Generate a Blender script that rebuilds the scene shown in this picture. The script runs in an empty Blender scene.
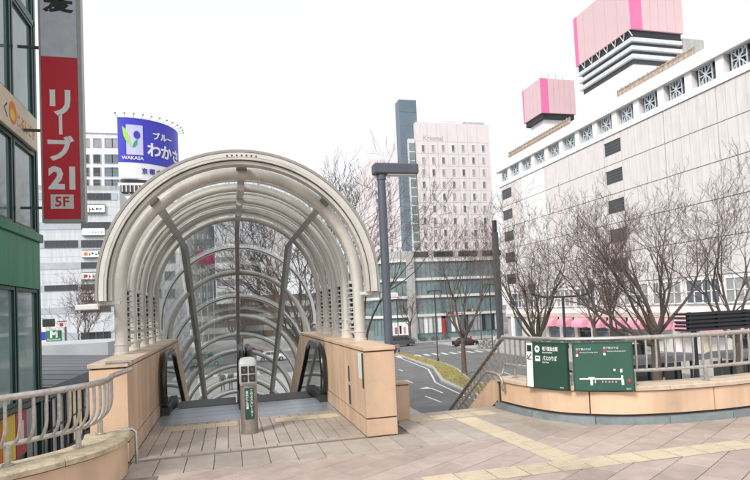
import bpy, math, random
from mathutils import Vector, Matrix
random.seed(7)
scene = bpy.context.scene
col = scene.collection
R = math.radians

# ------------------------------------------------------------------ camera
YAW, PIT, ROL, FPX, CYP = .2548, .042, -.0455, 564., 284.6
EYE = Vector((0, 0, 1.5))
_f = Vector((math.sin(YAW), math.cos(YAW), 0)); _r = Vector((math.cos(YAW), -math.sin(YAW), 0)); _u = Vector((0, 0, 1))
F2 = _f*math.cos(PIT)+_u*math.sin(PIT); U2 = _u*math.cos(PIT)-_f*math.sin(PIT)
R3 = _r*math.cos(ROL)+U2*math.sin(ROL); U3 = U2*math.cos(ROL)-_r*math.sin(ROL)
cam = bpy.data.cameras.new('camera'); cam_o = bpy.data.objects.new('camera', cam); col.objects.link(cam_o)
m = Matrix.Identity(4)
for i in range(3):
    m[i][0], m[i][1], m[i][2], m[i][3] = R3[i], U3[i], -F2[i], EYE[i]
cam_o.matrix_world = m
cam.sensor_width = 36; cam.lens = FPX/750*36; cam.shift_y = (CYP-240)/750
cam.clip_start = .05; cam.clip_end = 4000
scene.camera = cam_o

# ------------------------------------------------------------------ sky, sun, exposure (bright overcast)
world = bpy.data.worlds.new('World'); scene.world = world; world.use_nodes = True
wn = world.node_tree.nodes; wl = world.node_tree.links; wn.clear()
SUN_EL, SUN_AZ = R(40), R(228)
sky = wn.new('ShaderNodeTexSky'); sky.sky_type = 'NISHITA'; sky.sun_disc = False
sky.sun_elevation = SUN_EL; sky.sun_rotation = SUN_AZ; sky.air_density = 1.0; sky.dust_density = 6.0; sky.ozone_density = .5
hs = wn.new('ShaderNodeHueSaturation'); hs.inputs['Saturation'].default_value = .08; hs.inputs['Value'].default_value = 1.0
mixn = wn.new('ShaderNodeMix'); mixn.data_type = 'RGBA'; mixn.inputs['Factor'].default_value = .75
mixn.inputs[7].default_value = (7.2, 7.35, 7.6, 1)
bg = wn.new('ShaderNodeBackground'); bg.inputs['Strength'].default_value = .092
wo = wn.new('ShaderNodeOutputWorld')
wl.new(sky.outputs[0], hs.inputs['Color']); wl.new(hs.outputs[0], mixn.inputs[6]); wl.new(mixn.outputs[2], bg.inputs[0]); wl.new(bg.outputs[0], wo.inputs[0])
sun = bpy.data.lights.new('sun', 'SUN'); sun.energy = 1.5; sun.angle = R(16); sun.color = (1, .97, .93)
sun_o = bpy.data.objects.new('sun', sun); col.objects.link(sun_o)
sd = Vector((math.sin(SUN_AZ)*math.cos(SUN_EL), math.cos(SUN_AZ)*math.cos(SUN_EL), math.sin(SUN_EL)))
sun_o.rotation_euler = sd.to_track_quat('Z', 'Y').to_euler(); sun_o.location = (0, -20, 60)
vs = scene.view_settings
vs.view_transform = 'Standard'; vs.look = 'None'; vs.gamma = 1; vs.use_curve_mapping = False; vs.exposure = .85
scene.render.engine = 'CYCLES'
scene.cycles.transparent_max_bounces = 24; scene.cycles.max_bounces = 6
scene.cycles.use_denoising = True

# ------------------------------------------------------------------ pixel helpers (a pixel is only a direction)
def ray(x, y): return F2 + R3*((x-375)/FPX) - U3*((y-CYP)/FPX)
def on(x, y, ax, v):
    d = ray(x, y); return EYE + d*((v-EYE[ax])/d[ax])

# ------------------------------------------------------------------ materials
MATS = {}
def mat(name, rgb, rough=.6, metal=0., var=.10, scale=3., rnd=.0, bump=.0, bscale=60., streak=0., spec=.5, emit=0., dark=None, spots=0., blotch=0.):
    if name in MATS: return MATS[name]
    M = bpy.data.materials.new(name); M.use_nodes = True
    nt = M.node_tree; N = nt.nodes; L = nt.links; N.clear()
    out = N.new('ShaderNodeOutputMaterial'); P = N.new('ShaderNodeBsdfPrincipled'); L.new(P.outputs[0], out.inputs[0])
    P.inputs['Roughness'].default_value = rough; P.inputs['Metallic'].default_value = metal
    P.inputs['Specular IOR Level'].default_value = spec
    geo = N.new('ShaderNodeNewGeometry')
    cur = N.new('ShaderNodeRGB'); cur.outputs[0].default_value = (*rgb, 1); cur = cur.outputs[0]
    def mul(c, fac_socket, lo, hi):
        mr = N.new('ShaderNodeMapRange'); mr.inputs['To Min'].default_value = lo; mr.inputs['To Max'].default_value = hi
        L.new(fac_socket, mr.inputs['Value'])
        mx = N.new('ShaderNodeMix'); mx.data_type = 'RGBA'; mx.blend_type = 'MULTIPLY'; mx.inputs['Factor'].default_value = 1
        L.new(c, mx.inputs[6]); L.new(mr.outputs[0], mx.inputs[7]); return mx.outputs[2], mr
    if var:
        n = N.new('ShaderNodeTexNoise'); n.inputs['Scale'].default_value = scale; n.inputs['Detail'].default_value = 6; n.inputs['Roughness'].default_value = .65
        L.new(geo.outputs['Position'], n.inputs['Vector'])
        cur, mr = mul(cur, n.outputs[0], 1-var, 1+var); mr.inputs['From Min'].default_value = .3; mr.inputs['From Max'].default_value = .7
        # roughness varies with the same grain
        rr = N.new('ShaderNodeMapRange'); rr.inputs['To Min'].default_value = max(.02, rough*.8); rr.inputs['To Max'].default_value = min(1, rough*1.2)
        L.new(n.outputs[0], rr.inputs['Value']); L.new(rr.outputs[0], P.inputs['Roughness'])
    if blotch:
        nn_ = N.new('ShaderNodeTexNoise'); nn_.inputs['Scale'].default_value = .9; nn_.inputs['Detail'].default_value = 7; nn_.inputs['Roughness'].default_value = .6; L.new(geo.outputs['Position'], nn_.inputs['Vector'])
        cur, mr = mul(cur, nn_.outputs[0], 1-blotch*1.6, 1+blotch); mr.inputs['From Min'].default_value = .36; mr.inputs['From Max'].default_value = .62
    if rnd:
        oi = N.new('ShaderNodeObjectInfo'); cur, _ = mul(cur, oi.outputs['Random'], 1-rnd, 1+rnd)
    if streak:
        mp = N.new('ShaderNodeMapping'); mp.inputs['Scale'].default_value = (1.6, 1.6, .12); L.new(geo.outputs['Position'], mp.inputs['Vector'])
        n2 = N.new('ShaderNodeTexNoise'); n2.inputs['Scale'].default_value = 2.2; n2.inputs['Detail'].default_value = 5; L.new(mp.outputs[0], n2.inputs['Vector'])
        cur, mr = mul(cur, n2.outputs[0], 1-streak, 1.04); mr.inputs['From Min'].default_value = .35; mr.inputs['From Max'].default_value = .6
    if dark or spots:
        n3 = N.new('ShaderNodeTexNoise'); n3.inputs['Scale'].default_value = 9; n3.inputs['Detail'].default_value = 8; n3.inputs['Roughness'].default_value = .75
        L.new(geo.outputs['Position'], n3.inputs['Vector'])
        mr = N.new('ShaderNodeMapRange'); mr.inputs['From Min'].default_value = .52; mr.inputs['From Max'].default_value = .66; mr.inputs['To Max'].default_value = spots or .6
        L.new(n3.outputs[0], mr.inputs['Value'])
        mx = N.new('ShaderNodeMix'); mx.data_type = 'RGBA'; L.new(mr.outputs[0], mx.inputs['Factor']); L.new(cur, mx.inputs[6]); mx.inputs[7].default_value = (*(dark or (.05, .05, .05)), 1); cur = mx.outputs[2]
    L.new(cur, P.inputs['Base Color'])
    if bump:
        nb = N.new('ShaderNodeTexNoise'); nb.inputs['Scale'].default_value = bscale; nb.inputs['Detail'].default_value = 4; L.new(geo.outputs['Position'], nb.inputs['Vector'])
        b = N.new('ShaderNodeBump'); b.inputs['Strength'].default_value = bump; b.inputs['Distance'].default_value = .01
        L.new(nb.outputs[0], b.inputs['Height']); L.new(b.outputs[0], P.inputs['Normal'])
    if emit:
        L.new(cur, P.inputs['Emission Color']); P.inputs['Emission Strength'].default_value = emit
    MATS[name] = M; return M

def glass_mat(name, tint, gloss_lo=.05, gloss_hi=.6, dirt=.0, dirt_col=(.6, .6, .58), dscale=14.):
    """thin sheet: see-through with a Fresnel mirror and a film of dirt"""
    M = bpy.data.materials.new(name); M.use_nodes = True
    nt = M.node_tree; N = nt.nodes; L = nt.links; N.clear()
    out = N.new('ShaderNodeOutputMaterial'); tr = N.new('ShaderNodeBsdfTransparent'); gl = N.new('ShaderNodeBsdfGlossy'); gl.inputs['Roughness'].default_value = .03
    tr.inputs[0].default_value = (*tint, 1)
    lw = N.new('ShaderNodeFresnel'); lw.inputs[0].default_value = 1.45
    mr = N.new('ShaderNodeMapRange'); mr.inputs['To Min'].default_value = gloss_lo*.5; mr.inputs['To Max'].default_value = gloss_hi; L.new(lw.outputs[0], mr.inputs['Value'])
    mx = N.new('ShaderNodeMixShader'); L.new(mr.outputs[0], mx.inputs[0]); L.new(tr.outputs[0], mx.inputs[1]); L.new(gl.outputs[0], mx.inputs[2])
    last = mx
    if dirt:
        geo = N.new('ShaderNodeNewGeometry'); n = N.new('ShaderNodeTexNoise'); n.inputs['Scale'].default_value = dscale; n.inputs['Detail'].default_value = 7; n.inputs['Roughness'].default_value = .8
        L.new(geo.outputs['Position'], n.inputs['Vector'])
        m2 = N.new('ShaderNodeMapRange'); m2.inputs['From Min'].default_value = .45; m2.inputs['From Max'].default_value = .75; m2.inputs['To Min'].default_value = dirt*.25; m2.inputs['To Max'].default_value = min(1, dirt*2.2)
        L.new(n.outputs[0], m2.inputs['Value'])
        df = N.new('ShaderNodeBsdfDiffuse'); df.inputs[0].default_value = (*dirt_col, 1)
        tl = N.new('ShaderNodeBsdfTranslucent'); tl.inputs[0].default_value = (*dirt_col, 1)
        ad = N.new('ShaderNodeMixShader'); ad.inputs[0].default_value = .5; L.new(df.outputs[0], ad.inputs[1]); L.new(tl.outputs[0], ad.inputs[2])
        m3 = N.new('ShaderNodeMixShader'); L.new(m2.outputs[0], m3.inputs[0]); L.new(mx.outputs[0], m3.inputs[1]); L.new(ad.outputs[0], m3.inputs[2]); last = m3
    L.new(last.outputs[0], out.inputs[0]); MATS[name] = M; return M

asphalt = mat('asphalt', (.15, .15, .15), .85, var=.22, scale=.35, bump=.3, bscale=40, blotch=.09, spots=.25, dark=(.09, .09, .09))
pave_far = mat('pavement_concrete', (.36, .355, .34), .85, var=.14, scale=.8)
kerbm = mat('kerb_concrete', (.42, .41, .39), .85, var=.15, scale=3)
paint = mat('road_paint', (.66, .66, .64), .7, var=.2, scale=4, spots=.7, dark=(.25, .25, .25))
grassm = mat('dry_grass', (.31, .265, .105), .9, var=.35, scale=1.6, rnd=.2)
tile_pink = mat('paving_tile_pink', (.425, .335, .295), .55, var=.12, scale=6, rnd=.11, bump=.25, bscale=140, spots=.22, dark=(.24, .19, .165), blotch=.10)
tile_beige = mat('paving_tile_beige', (.385, .33, .285), .55, var=.12, scale=6, rnd=.10, bump=.25, bscale=140, spots=.28, dark=(.24, .2, .17), blotch=.12)
tact = mat('tactile_yellow', (.56, .465, .34), .65, var=.14, scale=9, rnd=.06, spots=.35, dark=(.38, .32, .25), blotch=.08)
grout = mat('grout', (.17, .15, .135), .9, var=.25, scale=8)
tan = mat('tan_panel', (.65, .455, .31), .42, var=.07, scale=9, rnd=.045, bump=.12, bscale=180, streak=.16, spots=.16, dark=(.36, .25, .17), blotch=.08)
tan_in = tan
joint = mat('dark_joint', (.055, .04, .032), .8, var=.2)
coping_m = mat('coping_stone', (.55, .435, .33), .7, var=.16, scale=7, rnd=.06, bump=.2, bscale=90, spots=.4, dark=(.25, .2, .15))
coping_lichen = mat('lichen_coping', (.50, .42, .30), .9, var=.25, scale=10, rnd=.08, bump=.5, bscale=70, spots=.6, dark=(.21, .18, .08))
plinth_m = mat('slate_plinth', (.185, .22, .225), .6, var=.2, scale=6, rnd=.1)
steel = mat('brushed_steel', (.52, .50, .47), .36, metal=.8, var=.2, scale=25, spots=.3, dark=(.22, .19, .16))
steel_dk = mat('weathered_steel', (.33, .30, .275), .45, metal=.7, var=.16, scale=15)
cream = mat('cream_paint', (.55, .525, .47), .42, var=.08, scale=6, streak=.20, spots=.10, dark=(.35, .31, .26))
cream2 = mat('cream_rib', (.58, .565, .525), .45, var=.08, scale=6)
ribw = mat('rib_light', (.82, .83, .82), .42, var=.1, scale=5)
purlin_m = mat('purlin_grey', (.47, .465, .45), .5, metal=.2, var=.12, scale=6)
rubber = mat('black_rubber', (.012, .012, .014), .22, var=.1, spec=.6)
blackm = mat('black_metal', (.022, .022, .025), .45, var=.15, spec=.5)
darkgrey = mat('dark_grey_metal', (.07, .072, .078), .5, var=.12)
lampm = mat('lamp_bluegrey', (.075, .088, .112), .42, var=.08, scale=8)
plate_m = mat('escalator_plate', (.47, .51, .56), .34, metal=.6, var=.12, scale=12)
white = mat('white_paint', (.80, .80, .79), .5, var=.04)
offw = mat('offwhite', (.66, .65, .63), .55, var=.08)
green_sign = mat('green_board', (.018, .062, .043), .42, var=.08)
green_map = mat('green_map_board', (.021, .083, .057), .4, var=.1)
greenb = mat('green_cladding', (.014, .19, .085), .42, var=.16, scale=1.5, streak=.25)
greend = mat('dark_green_frame', (.010, .05, .036), .4, var=.1)
red = mat('sign_red', (.56, .018, .035), .45, var=.05)
redd = mat('red_plain', (.42, .035, .03), .5)
orange = mat('orange_print', (.72, .2, .04), .6)
yellow = mat('yellow_print', (.75, .55, .08), .6)
creamsign = mat('cream_sign', (.66, .58, .44), .55, var=.05)
blue = mat('sign_blue', (.045, .045, .50), .45, var=.05)
lime = mat('leaf_lime', (.36, .68, .09), .5); leafg = mat('leaf_green', (.03, .36, .14), .5)
lilac = mat('lilac_print', (.55, .56, .82), .5)
glass_can = glass_mat('canopy_glass', (.93, .955, .96), .02, .45, dirt=.014)
glass_bal = glass_mat('balustrade_glass', (.62, .68, .68), .25, .8, dirt=.10)
def refl(name, rgb, rough=.06): return mat(name, rgb, rough, var=.25, scale=.6, spec=.9)
win_dark = refl('window_dark', (.03, .036, .042)); win_teal = refl('window_teal', (.17, .235, .24)); win_far = refl('window_far', (.33, .335, .34), .15)
win_blue = refl('window_blue', (.13, .17, .2)); win_green = refl('window_green_tint', (.17, .25, .24), .05)
store_pink = mat('store_tile', (.69, .645, .63), .6, var=.03, scale=.7, rnd=.015, streak=.07, blotch=.02)
store_white = mat('store_white', (.81, .80, .79), .6, var=.04, scale=1)
store_joint = mat('store_joint', (.42, .39, .38), .8)
beige = mat('store_beige', (.60, .52, .43), .7, var=.08)
pink_box = mat('pink_cladding', (.64, .455, .475), .5, var=.03, scale=.4)
pink_hot = mat('hot_pink_stripe', (.68, .17, .36), .5, var=.03)
pinkaw = mat('awning_pink', (.78, .34, .43), .7, var=.08)
hotel_m = mat('hotel_pink', (.71, .645, .655), .65, var=.04, scale=.5, streak=.05)
slab_m = mat('slate_blue', (.135, .185, .225), .5, var=.08, scale=.4)
conc = mat('concrete', (.42, .42, .41), .8, var=.12, scale=.6, streak=.15)
greyblue = mat('office_panel', (.60, .62, .65), .55, var=.06, scale=.6, streak=.1)
greyband = mat('office_band', (.43, .46, .51), .5, var=.12, scale=.8)
whiteb = mat('white_building', (.76, .76, .76), .65, var=.05, scale=.3, streak=.08)
roof_dk = mat('dark_roof', (.11, .115, .125), .55, var=.15, scale=1.2)
roof_lt = mat('light_roof', (.44, .455, .47), .6, var=.12, scale=.8)
bark = mat('bark', (.105, .082, .066), .9, var=.3, scale=8)
twigm = mat('twig', (.125, .088, .078), .9, var=.25, scale=4)
lit_y = mat('lit_window', (.62, .55, .26), .5, emit=.12)
black_p = mat('black_print', (.02, .02, .02), .6)
fence_m = mat('roof_fence_brown', (.40, .31, .24), .8, var=.25, scale=3)
skin_m = mat('skin', (.52, .34, .25), .6); hair_m = mat('hair', (.02, .016, .014), .6)
ledred = mat('signal_red', (.9, .05, .05), .4, emit=3.0)

# ------------------------------------------------------------------ mesh building
ORG = {}
class MB:
    def __init__(s): s.v = []; s.f = []
    def quadbox(s, P):
        b = len(s.v); s.v += [Vector(p) for p in P]
        s.f += [tuple(b+i for i in q) for q in ((0, 3, 2, 1), (4, 5, 6, 7), (0, 1, 5, 4), (1, 2, 6, 5), (2, 3, 7, 6), (3, 0, 4, 7))]; return s
    def box(s, x0, y0, z0, x1, y1, z1):
        if x0 > x1: x0, x1 = x1, x0
        if y0 > y1: y0, y1 = y1, y0
        if z0 > z1: z0, z1 = z1, z0
        return s.quadbox([(x0, y0, z0), (x1, y0, z0), (x1, y1, z0), (x0, y1, z0), (x0, y0, z1), (x1, y0, z1), (x1, y1, z1), (x0, y1, z1)])
    def obox(s, c, a, b, n):
        c, a, b, n = Vector(c), Vector(a), Vector(b), Vector(n)
        return s.quadbox([c-a-b-n, c+a-b-n, c+a+b-n, c-a+b-n, c-a-b+n, c+a-b+n, c+a+b+n, c-a+b+n])
    def prism(s, poly, ext):
        ext = Vector(ext); n = len(poly); b = len(s.v); P = [Vector(p) for p in poly]
        s.v += P + [p+ext for p in P]
        s.f += [tuple(b+i for i in reversed(range(n))), tuple(b+n+i for i in range(n))]
        s.f += [(b+i, b+(i+1) % n, b+n+(i+1) % n, b+n+i) for i in range(n)]; return s
    def tube(s, pts, r, n=8, cap=True):
        pts = [Vector(p) for p in pts]; k = len(pts)
        rs = r if isinstance(r, (list, tuple)) else [r]*k
        b = len(s.v); up = None
        for i, p in enumerate(pts):
            t = (pts[min(i+1, k-1)]-pts[max(i-1, 0)])
            t = t.normalized() if t.length > 1e-9 else Vector((0, 0, 1))
            if up is None:
                a = Vector((0, 0, 1)) if abs(t.z) < .9 else Vector((1, 0, 0))
                up = (a-t*a.dot(t)).normalized()
            else:
                up = up-t*up.dot(t)
                up = up.normalized() if up.length > 1e-6 else t.orthogonal().normalized()
            w = t.cross(up)
            for j in range(n):
                an = 2*math.pi*j/n; s.v.append(p+up*(math.cos(an)*rs[i])+w*(math.sin(an)*rs[i]))
        for i in range(k-1):
            for j in range(n):
                s.f.append((b+i*n+j, b+i*n+(j+1) % n, b+(i+1)*n+(j+1) % n, b+(i+1)*n+j))
        if cap: s.f += [tuple(b+j for j in reversed(range(n))), tuple(b+(k-1)*n+j for j in range(n))]
        return s
    def lathe(s, c, prof, n=12):
        c = Vector(c); b = len(s.v); k = len(prof)
        for r, z in prof:
            for j in range(n): s.v.append(c+Vector((r*math.cos(2*math.pi*j/n), r*math.sin(2*math.pi*j/n), z)))
        for i in range(k-1):
            for j in range(n): s.f.append((b+i*n+j, b+i*n+(j+1) % n, b+(i+1)*n+(j+1) % n, b+(i+1)*n+j))
        s.f += [tuple(b+j for j in reversed(range(n))), tuple(b+(k-1)*n+j for j in range(n))]; return s
    def strip(s, A, B):
        """quads between two equal-length point rows"""
        b = len(s.v); n = len(A); s.v += [Vector(p) for p in A]+[Vector(p) for p in B]
        s.f += [(b+i, b+i+1, b+n+i+1, b+n+i) for i in range(n-1)]; return s
    def loft(s, rows, closed=True):
        """rows: list of equal rings (closed loops) -> capped solid"""
        b = len(s.v); n = len(rows[0])
        for r_ in rows: s.v += [Vector(p) for p in r_]
        for i in range(len(rows)-1):
            for j in range(n): s.f.append((b+i*n+j, b+i*n+(j+1) % n, b+(i+1)*n+(j+1) % n, b+(i+1)*n+j))
        s.f += [tuple(b+j for j in reversed(range(n))), tuple(b+(len(rows)-1)*n+j for j in range(n))]; return s
    def mesh(s, name, m, org=Vector((0, 0, 0)), smooth=False):
        me = bpy.data.meshes.new(name); me.from_pydata([tuple(v-org) for v in s.v], [], s.f); me.materials.append(m)
        if smooth:
            me.polygons.foreach_set('use_smooth', [True]*len(me.polygons))
            try: me.set_sharp_from_angle(angle=R(40))
            except Exception: pass
        return me
    def build(s, name, m, parent=None, smooth=False, org=None):
        o0 = ORG[parent.name] if parent else (Vector(org) if org is not None else Vector((0, 0, 0)))
        me = s.mesh(name, m, o0, smooth)
        o = bpy.data.objects.new(name, me); col.objects.link(o); ORG[o.name] = o0.copy()
        if parent: o.parent = parent
        else: o.location = o0
        return o

def tag(o, label=None, cat=None, group=None, kind=None):
    if label: o['label'] = label
    if cat: o['category'] = cat
    if group: o['group'] = group
    if kind: o['kind'] = kind
    return o
def thing(name, label, cat, loc, group=None):
    o = bpy.data.objects.new(name, None); col.objects.link(o); o.location = loc; o.empty_display_size = .2
    ORG[o.name] = Vector(loc); tag(o, label, cat, group); return o
def struct(mb, name, m, parent=None, smooth=False):
    o = mb.build(name, m, parent, smooth)
    if not parent: o['kind'] = 'structure'
    return o
def piece(name, me, parent, loc=(0, 0, 0), rotz=0., scale=None):
    """a copy that shares mesh data; loc in world metres"""
    o = bpy.data.objects.new(name, me); col.objects.link(o); o.parent = parent; o.location = Vector(loc)-ORG[parent.name]
    if rotz: o.rotation_euler = (0, 0, rotz)
    if scale: o.scale = scale
    ORG[o.name] = Vector(loc); return o
_BOX = {}
def bp(name, m, parent, x0, y0, z0, x1, y1, z1, bev=0.):
    """box piece sharing mesh data with boxes of the same size"""
    if x0 > x1: x0, x1 = x1, x0
    if y0 > y1: y0, y1 = y1, y0
    if z0 > z1: z0, z1 = z1, z0
    d = tuple(round(q, 3) for q in (x1-x0, y1-y0, z1-z0)); k = (d, m.name, bev)
    if k not in _BOX:
        if bev: _BOX[k] = bevbox(d, bev).mesh(name, m)
        else: _BOX[k] = MB().box(-d[0]/2, -d[1]/2, -d[2]/2, d[0]/2, d[1]/2, d[2]/2).mesh(name, m)
    o = bpy.data.objects.new(name, _BOX[k]); col.objects.link(o); o.parent = parent
    c = Vector(((x0+x1)/2, (y0+y1)/2, (z0+z1)/2)); o.location = c-ORG[parent.name]; ORG[o.name] = c; return o
def bevbox(d, e):
    mb = MB(); hx, hy, hz = d[0]/2, d[1]/2, d[2]/2
    def ring(x, y, z): return [(-x, -y, z), (x, -y, z), (x, y, z), (-x, y, z)]
    return mb.loft([ring(hx-e, hy-e, -hz), ring(hx, hy, -hz+e), ring(hx, hy, hz-e), ring(hx-e, hy-e, hz)])
def children(o): return [c for c in bpy.data.objects if c.parent == o]
def copy_tree(o, kids=None, parent=None):
    c = o.copy(); col.objects.link(c); c.parent = parent
    for ch in o.children: copy_tree(ch, None, c)
    return c

FONT_CACHE = {}
def text(s, size, m, parent, org, xd, yd, name='lettering', depth=.004, align='C', bold=0., warp=None, sx=1.):
    """lettering as a thin mesh, flat print on a real board"""
    key = (s, bold)
    if key not in FONT_CACHE:
        c = bpy.data.curves.new('t', 'FONT'); c.body = s; c.resolution_u = 2; c.offset = bold; c.extrude = .5
        o = bpy.data.objects.new('t', c); col.objects.link(o); bpy.context.view_layer.update()
        dg = bpy.context.evaluated_depsgraph_get(); me = bpy.data.meshes.new_from_object(o.evaluated_get(dg))
        FONT_CACHE[key] = ([v.co.copy() for v in me.vertices], [tuple(p.vertices) for p in me.polygons])
        bpy.data.objects.remove(o); bpy.data.curves.remove(c); bpy.data.meshes.remove(me)
    V, Fc = FONT_CACHE[key]
    if not V: return None
    x0 = min(v.x for v in V); x1 = max(v.x for v in V); y0 = min(v.y for v in V); y1 = max(v.y for v in V)
    off = {'C': (x0+x1)/2, 'L': x0, 'R': x1}[align]; ym = (y0+y1)/2
    xd, yd, org = Vector(xd).normalized(), Vector(yd).normalized(), Vector(org); nd = xd.cross(yd)
    mb = MB()
    for v in V:
        a, b, c = (v.x-off)*size*sx, (v.y-ym)*size, v.z*depth*2
        mb.v.append(warp(a, b, c) if warp else org+xd*a+yd*b+nd*c)
    mb.f = list(Fc)
    return mb.build(name, m, parent)

SZ = -5.5     # street level, the walkway deck is z = 0

# ================================================================== SETTING
street = struct(MB().strip([(-1500, -1500, SZ), (1500, -1500, SZ)], [(-1500, 1500, SZ), (1500, 1500, SZ)]), 'street', asphalt)
def slab(name, poly, z0, z1, m, parent=None):
    return struct(MB().prism([(x, y, z0) for x, y in poly], (0, 0, z1-z0)), name, m, parent)
slab('pavement', [(-60, 10), (11.5, 10), (11.8, 38), (14, 52), (17.5, 62), (17, 66), (-60, 66)], SZ+.002, SZ+.13, pave_far)
slab('pavement', [(19, 12), (60, 12), (60, 24), (33, 33), (20.5, 33), (18.6, 28)], SZ+.002, SZ+.13, pave_far)
slab('pavement', [(40, 26), (50, 22), (50, 99), (36.5, 99), (36, 60)], SZ+.002, SZ+.14, pave_far)
slab('pavement', [(-120, 103), (80, 103), (120, 180), (-120, 180)], SZ+.002, SZ+.13, pave_far)
# grass median (a long tapering island)
med_l = [on(x, y, 2, SZ) for x, y in ((394, 354.2), (414, 361.5), (432.7, 368.7), (437.5, 376), (441, 382), (462.4, 391.6))]+[Vector((17.6, 36, SZ)), Vector((18.4, 30, SZ))]
med_r = [on(x, y, 2, SZ) for x, y in ((401, 353.6), (418, 357), (440, 362.5), (452, 367), (459, 370.5), (471.6, 382.0))]+[Vector((22.2, 38, SZ)), Vector((21.2, 30, SZ))]
poly = [(p.x, p.y) for p in med_l]+[(p.x, p.y) for p in reversed(med_r)]
median = slab('median', poly, SZ+.003, SZ+.16, kerbm)
def inset(L, Rr, t): return [a.lerp(b, t) for a, b in zip(L, Rr)]
gl, gr = inset(med_l, med_r, .13), inset(med_l, med_r, .9)
slab('turf', [(p.x, p.y) for p in gl]+[(p.x, p.y) for p in reversed(gr)], SZ+.161, SZ+.19, grassm, median)
tuft = MB()
for i in range(4200):
    k = random.random()*(len(gl)-1); j = int(k); t = k-j
    p = gl[j].lerp(gl[j+1], t).lerp(gr[j].lerp(gr[j+1], t), random.random()); p.z = SZ+.185
    h = random.uniform(.07, .2); a = random.uniform(0, 6.28); w = Vector((math.cos(a), math.sin(a), 0))*random.uniform(.02, .05)
    b = len(tuft.v); tuft.v += [p-w, p+w, p+Vector((random.uniform(-.06, .06), random.uniform(-.06, .06), h))]; tuft.f.append((b, b+1, b+2))
go = tuft.build('grass', grassm); tag(go, 'dry yellow grass covering the long traffic island', 'grass', kind='stuff')
# white kerb line and markings, each a child of the street
def stripe(a, b, w, z=.006, name='marking'):
    a, b = Vector(a), Vector(b); d = (b-a).normalized(); n = Vector((-d.y, d.x, 0))*(w/2); z = Vector((0, 0, z))
    mb = MB(); mb.v = [a-n+z, b-n+z, b+n+z, a+n+z]; mb.f = [(0, 1, 2, 3)]; return struct(mb, name, paint, street)
off = [Vector((p.x-.45, p.y, SZ)) for p in med_l]
mb = MB(); mb.strip([p+Vector((-.17, 0, .006)) for p in off], [p+Vector((.0, 0, .006)) for p in off]); struct(mb, 'edge_line', paint, street)
stripe(on(425, 396, 2, SZ), on(441, 402, 2, SZ), .16)
stripe(on(406, 380, 2, SZ), on(413, 383, 2, SZ), .16); stripe(on(399, 369.5, 2, SZ), on(403, 371, 2, SZ), .16)
# turn arrow
A = on(431, 388, 2, SZ); B = on(443, 393, 2, SZ); stripe(A, B, .18)
d = (A-B).normalized(); n = Vector((-d.y, d.x, 0)); zz = Vector((0, 0, .0065))
mb = MB(); mb.v = [A+n*1.1+zz, A-n*.1-d*.5+zz, A+d*.9+n*.1+zz]; mb.f = [(0, 1, 2)]; struct(mb, 'arrow_head', paint, street)
for k in range(13): stripe((19.0+k*1.35, 75.2+k*.02, SZ), (19.3+k*1.35, 78.6, SZ), .55, name='crosswalk_stripe')
for k in range(2): stripe((26+k*.2, 44+k*6, SZ), (26.4+k*.2, 47+k*6, SZ), .16)
for k in range(3): stripe((31, 40+k*7, SZ), (31.2, 43.5+k*7, SZ), .16)
stripe((-20, 84, SZ), (60, 86, SZ), .16); stripe((-20, 93, SZ), (60, 95, SZ), .16)
for k in range(7): stripe((-3+k*1.2, 67, SZ), (-3+k*1.2, 70.5, SZ), .55, name='crosswalk_stripe')

# ------------------------------------------------------------------ curves of the two parapets (deck on the right-hand side of each)
def catmull(P, n=10):
    P = [Vector((*p, 0)) for p in P]; P = [P[0]*2-P[1]]+P+[P[-1]*2-P[-2]]; out = []
    for i in range(1, len(P)-2):
        for k in range(n):
            t = k/n; a, b, c, d = P[i-1:i+3]
            out.append(.5*((2*b)+(c-a)*t+(2*a-5*b+4*c-d)*t*t+(3*b-a-3*c+d)*t**3))
    return out+[P[-2]]
class Curve:
    def __init__(s, P):
        s.p = catmull(P); s.s = [0.]
        for a, b in zip(s.p, s.p[1:]): s.s.append(s.s[-1]+(b-a).length)
        s.len = s.s[-1]
    def at(s, q, off=0.):
        q = max(0, min(s.len, q)); i = 0
        while i < len(s.s)-2 and s.s[i+1] < q: i += 1
        t = (q-s.s[i])/max(1e-9, s.s[i+1]-s.s[i]); p = s.p[i].lerp(s.p[i+1], t)
        a, b = s.p[max(0, i-1)], s.p[min(len(s.p)-1, i+2)]; d = (b-a).normalized(); n = Vector((-d.y, d.x, 0))
        return p+n*off, d, n
    def bar(s, q0, q1, o0, o1, z0, z1, step=.12):
        n = max(2, int((q1-q0)/step)+1); rows = []
        for i in range(n):
            q = q0+(q1-q0)*i/(n-1); a, b = s.at(q, o0)[0], s.at(q, o1)[0]
            rows.append([(a.x, a.y, z0), (b.x, b.y, z0), (b.x, b.y, z1), (a.x, a.y, z1)])
        return MB().loft(rows)
CL = Curve([(-14, 2.7), (-9, 2.9), (-5.5, 3.2), (-3.4, 3.75), (-2.3, 4.36), (-1.72, 4.83), (-1.42, 5.08), (-1.17, 5.36), (-1.03, 5.68), (-1.0, 6.0), (-1.04, 6.28)])
CR = Curve([(3.68, 7.46), (3.71, 7.16), (3.745, 6.86), (3.88, 6.38), (4.08, 6.1), (4.44, 5.82), (4.86, 5.67), (5.35, 5.59), (6.08, 5.57), (8, 5.75), (11, 6.3), (16, 7.2)])

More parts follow.
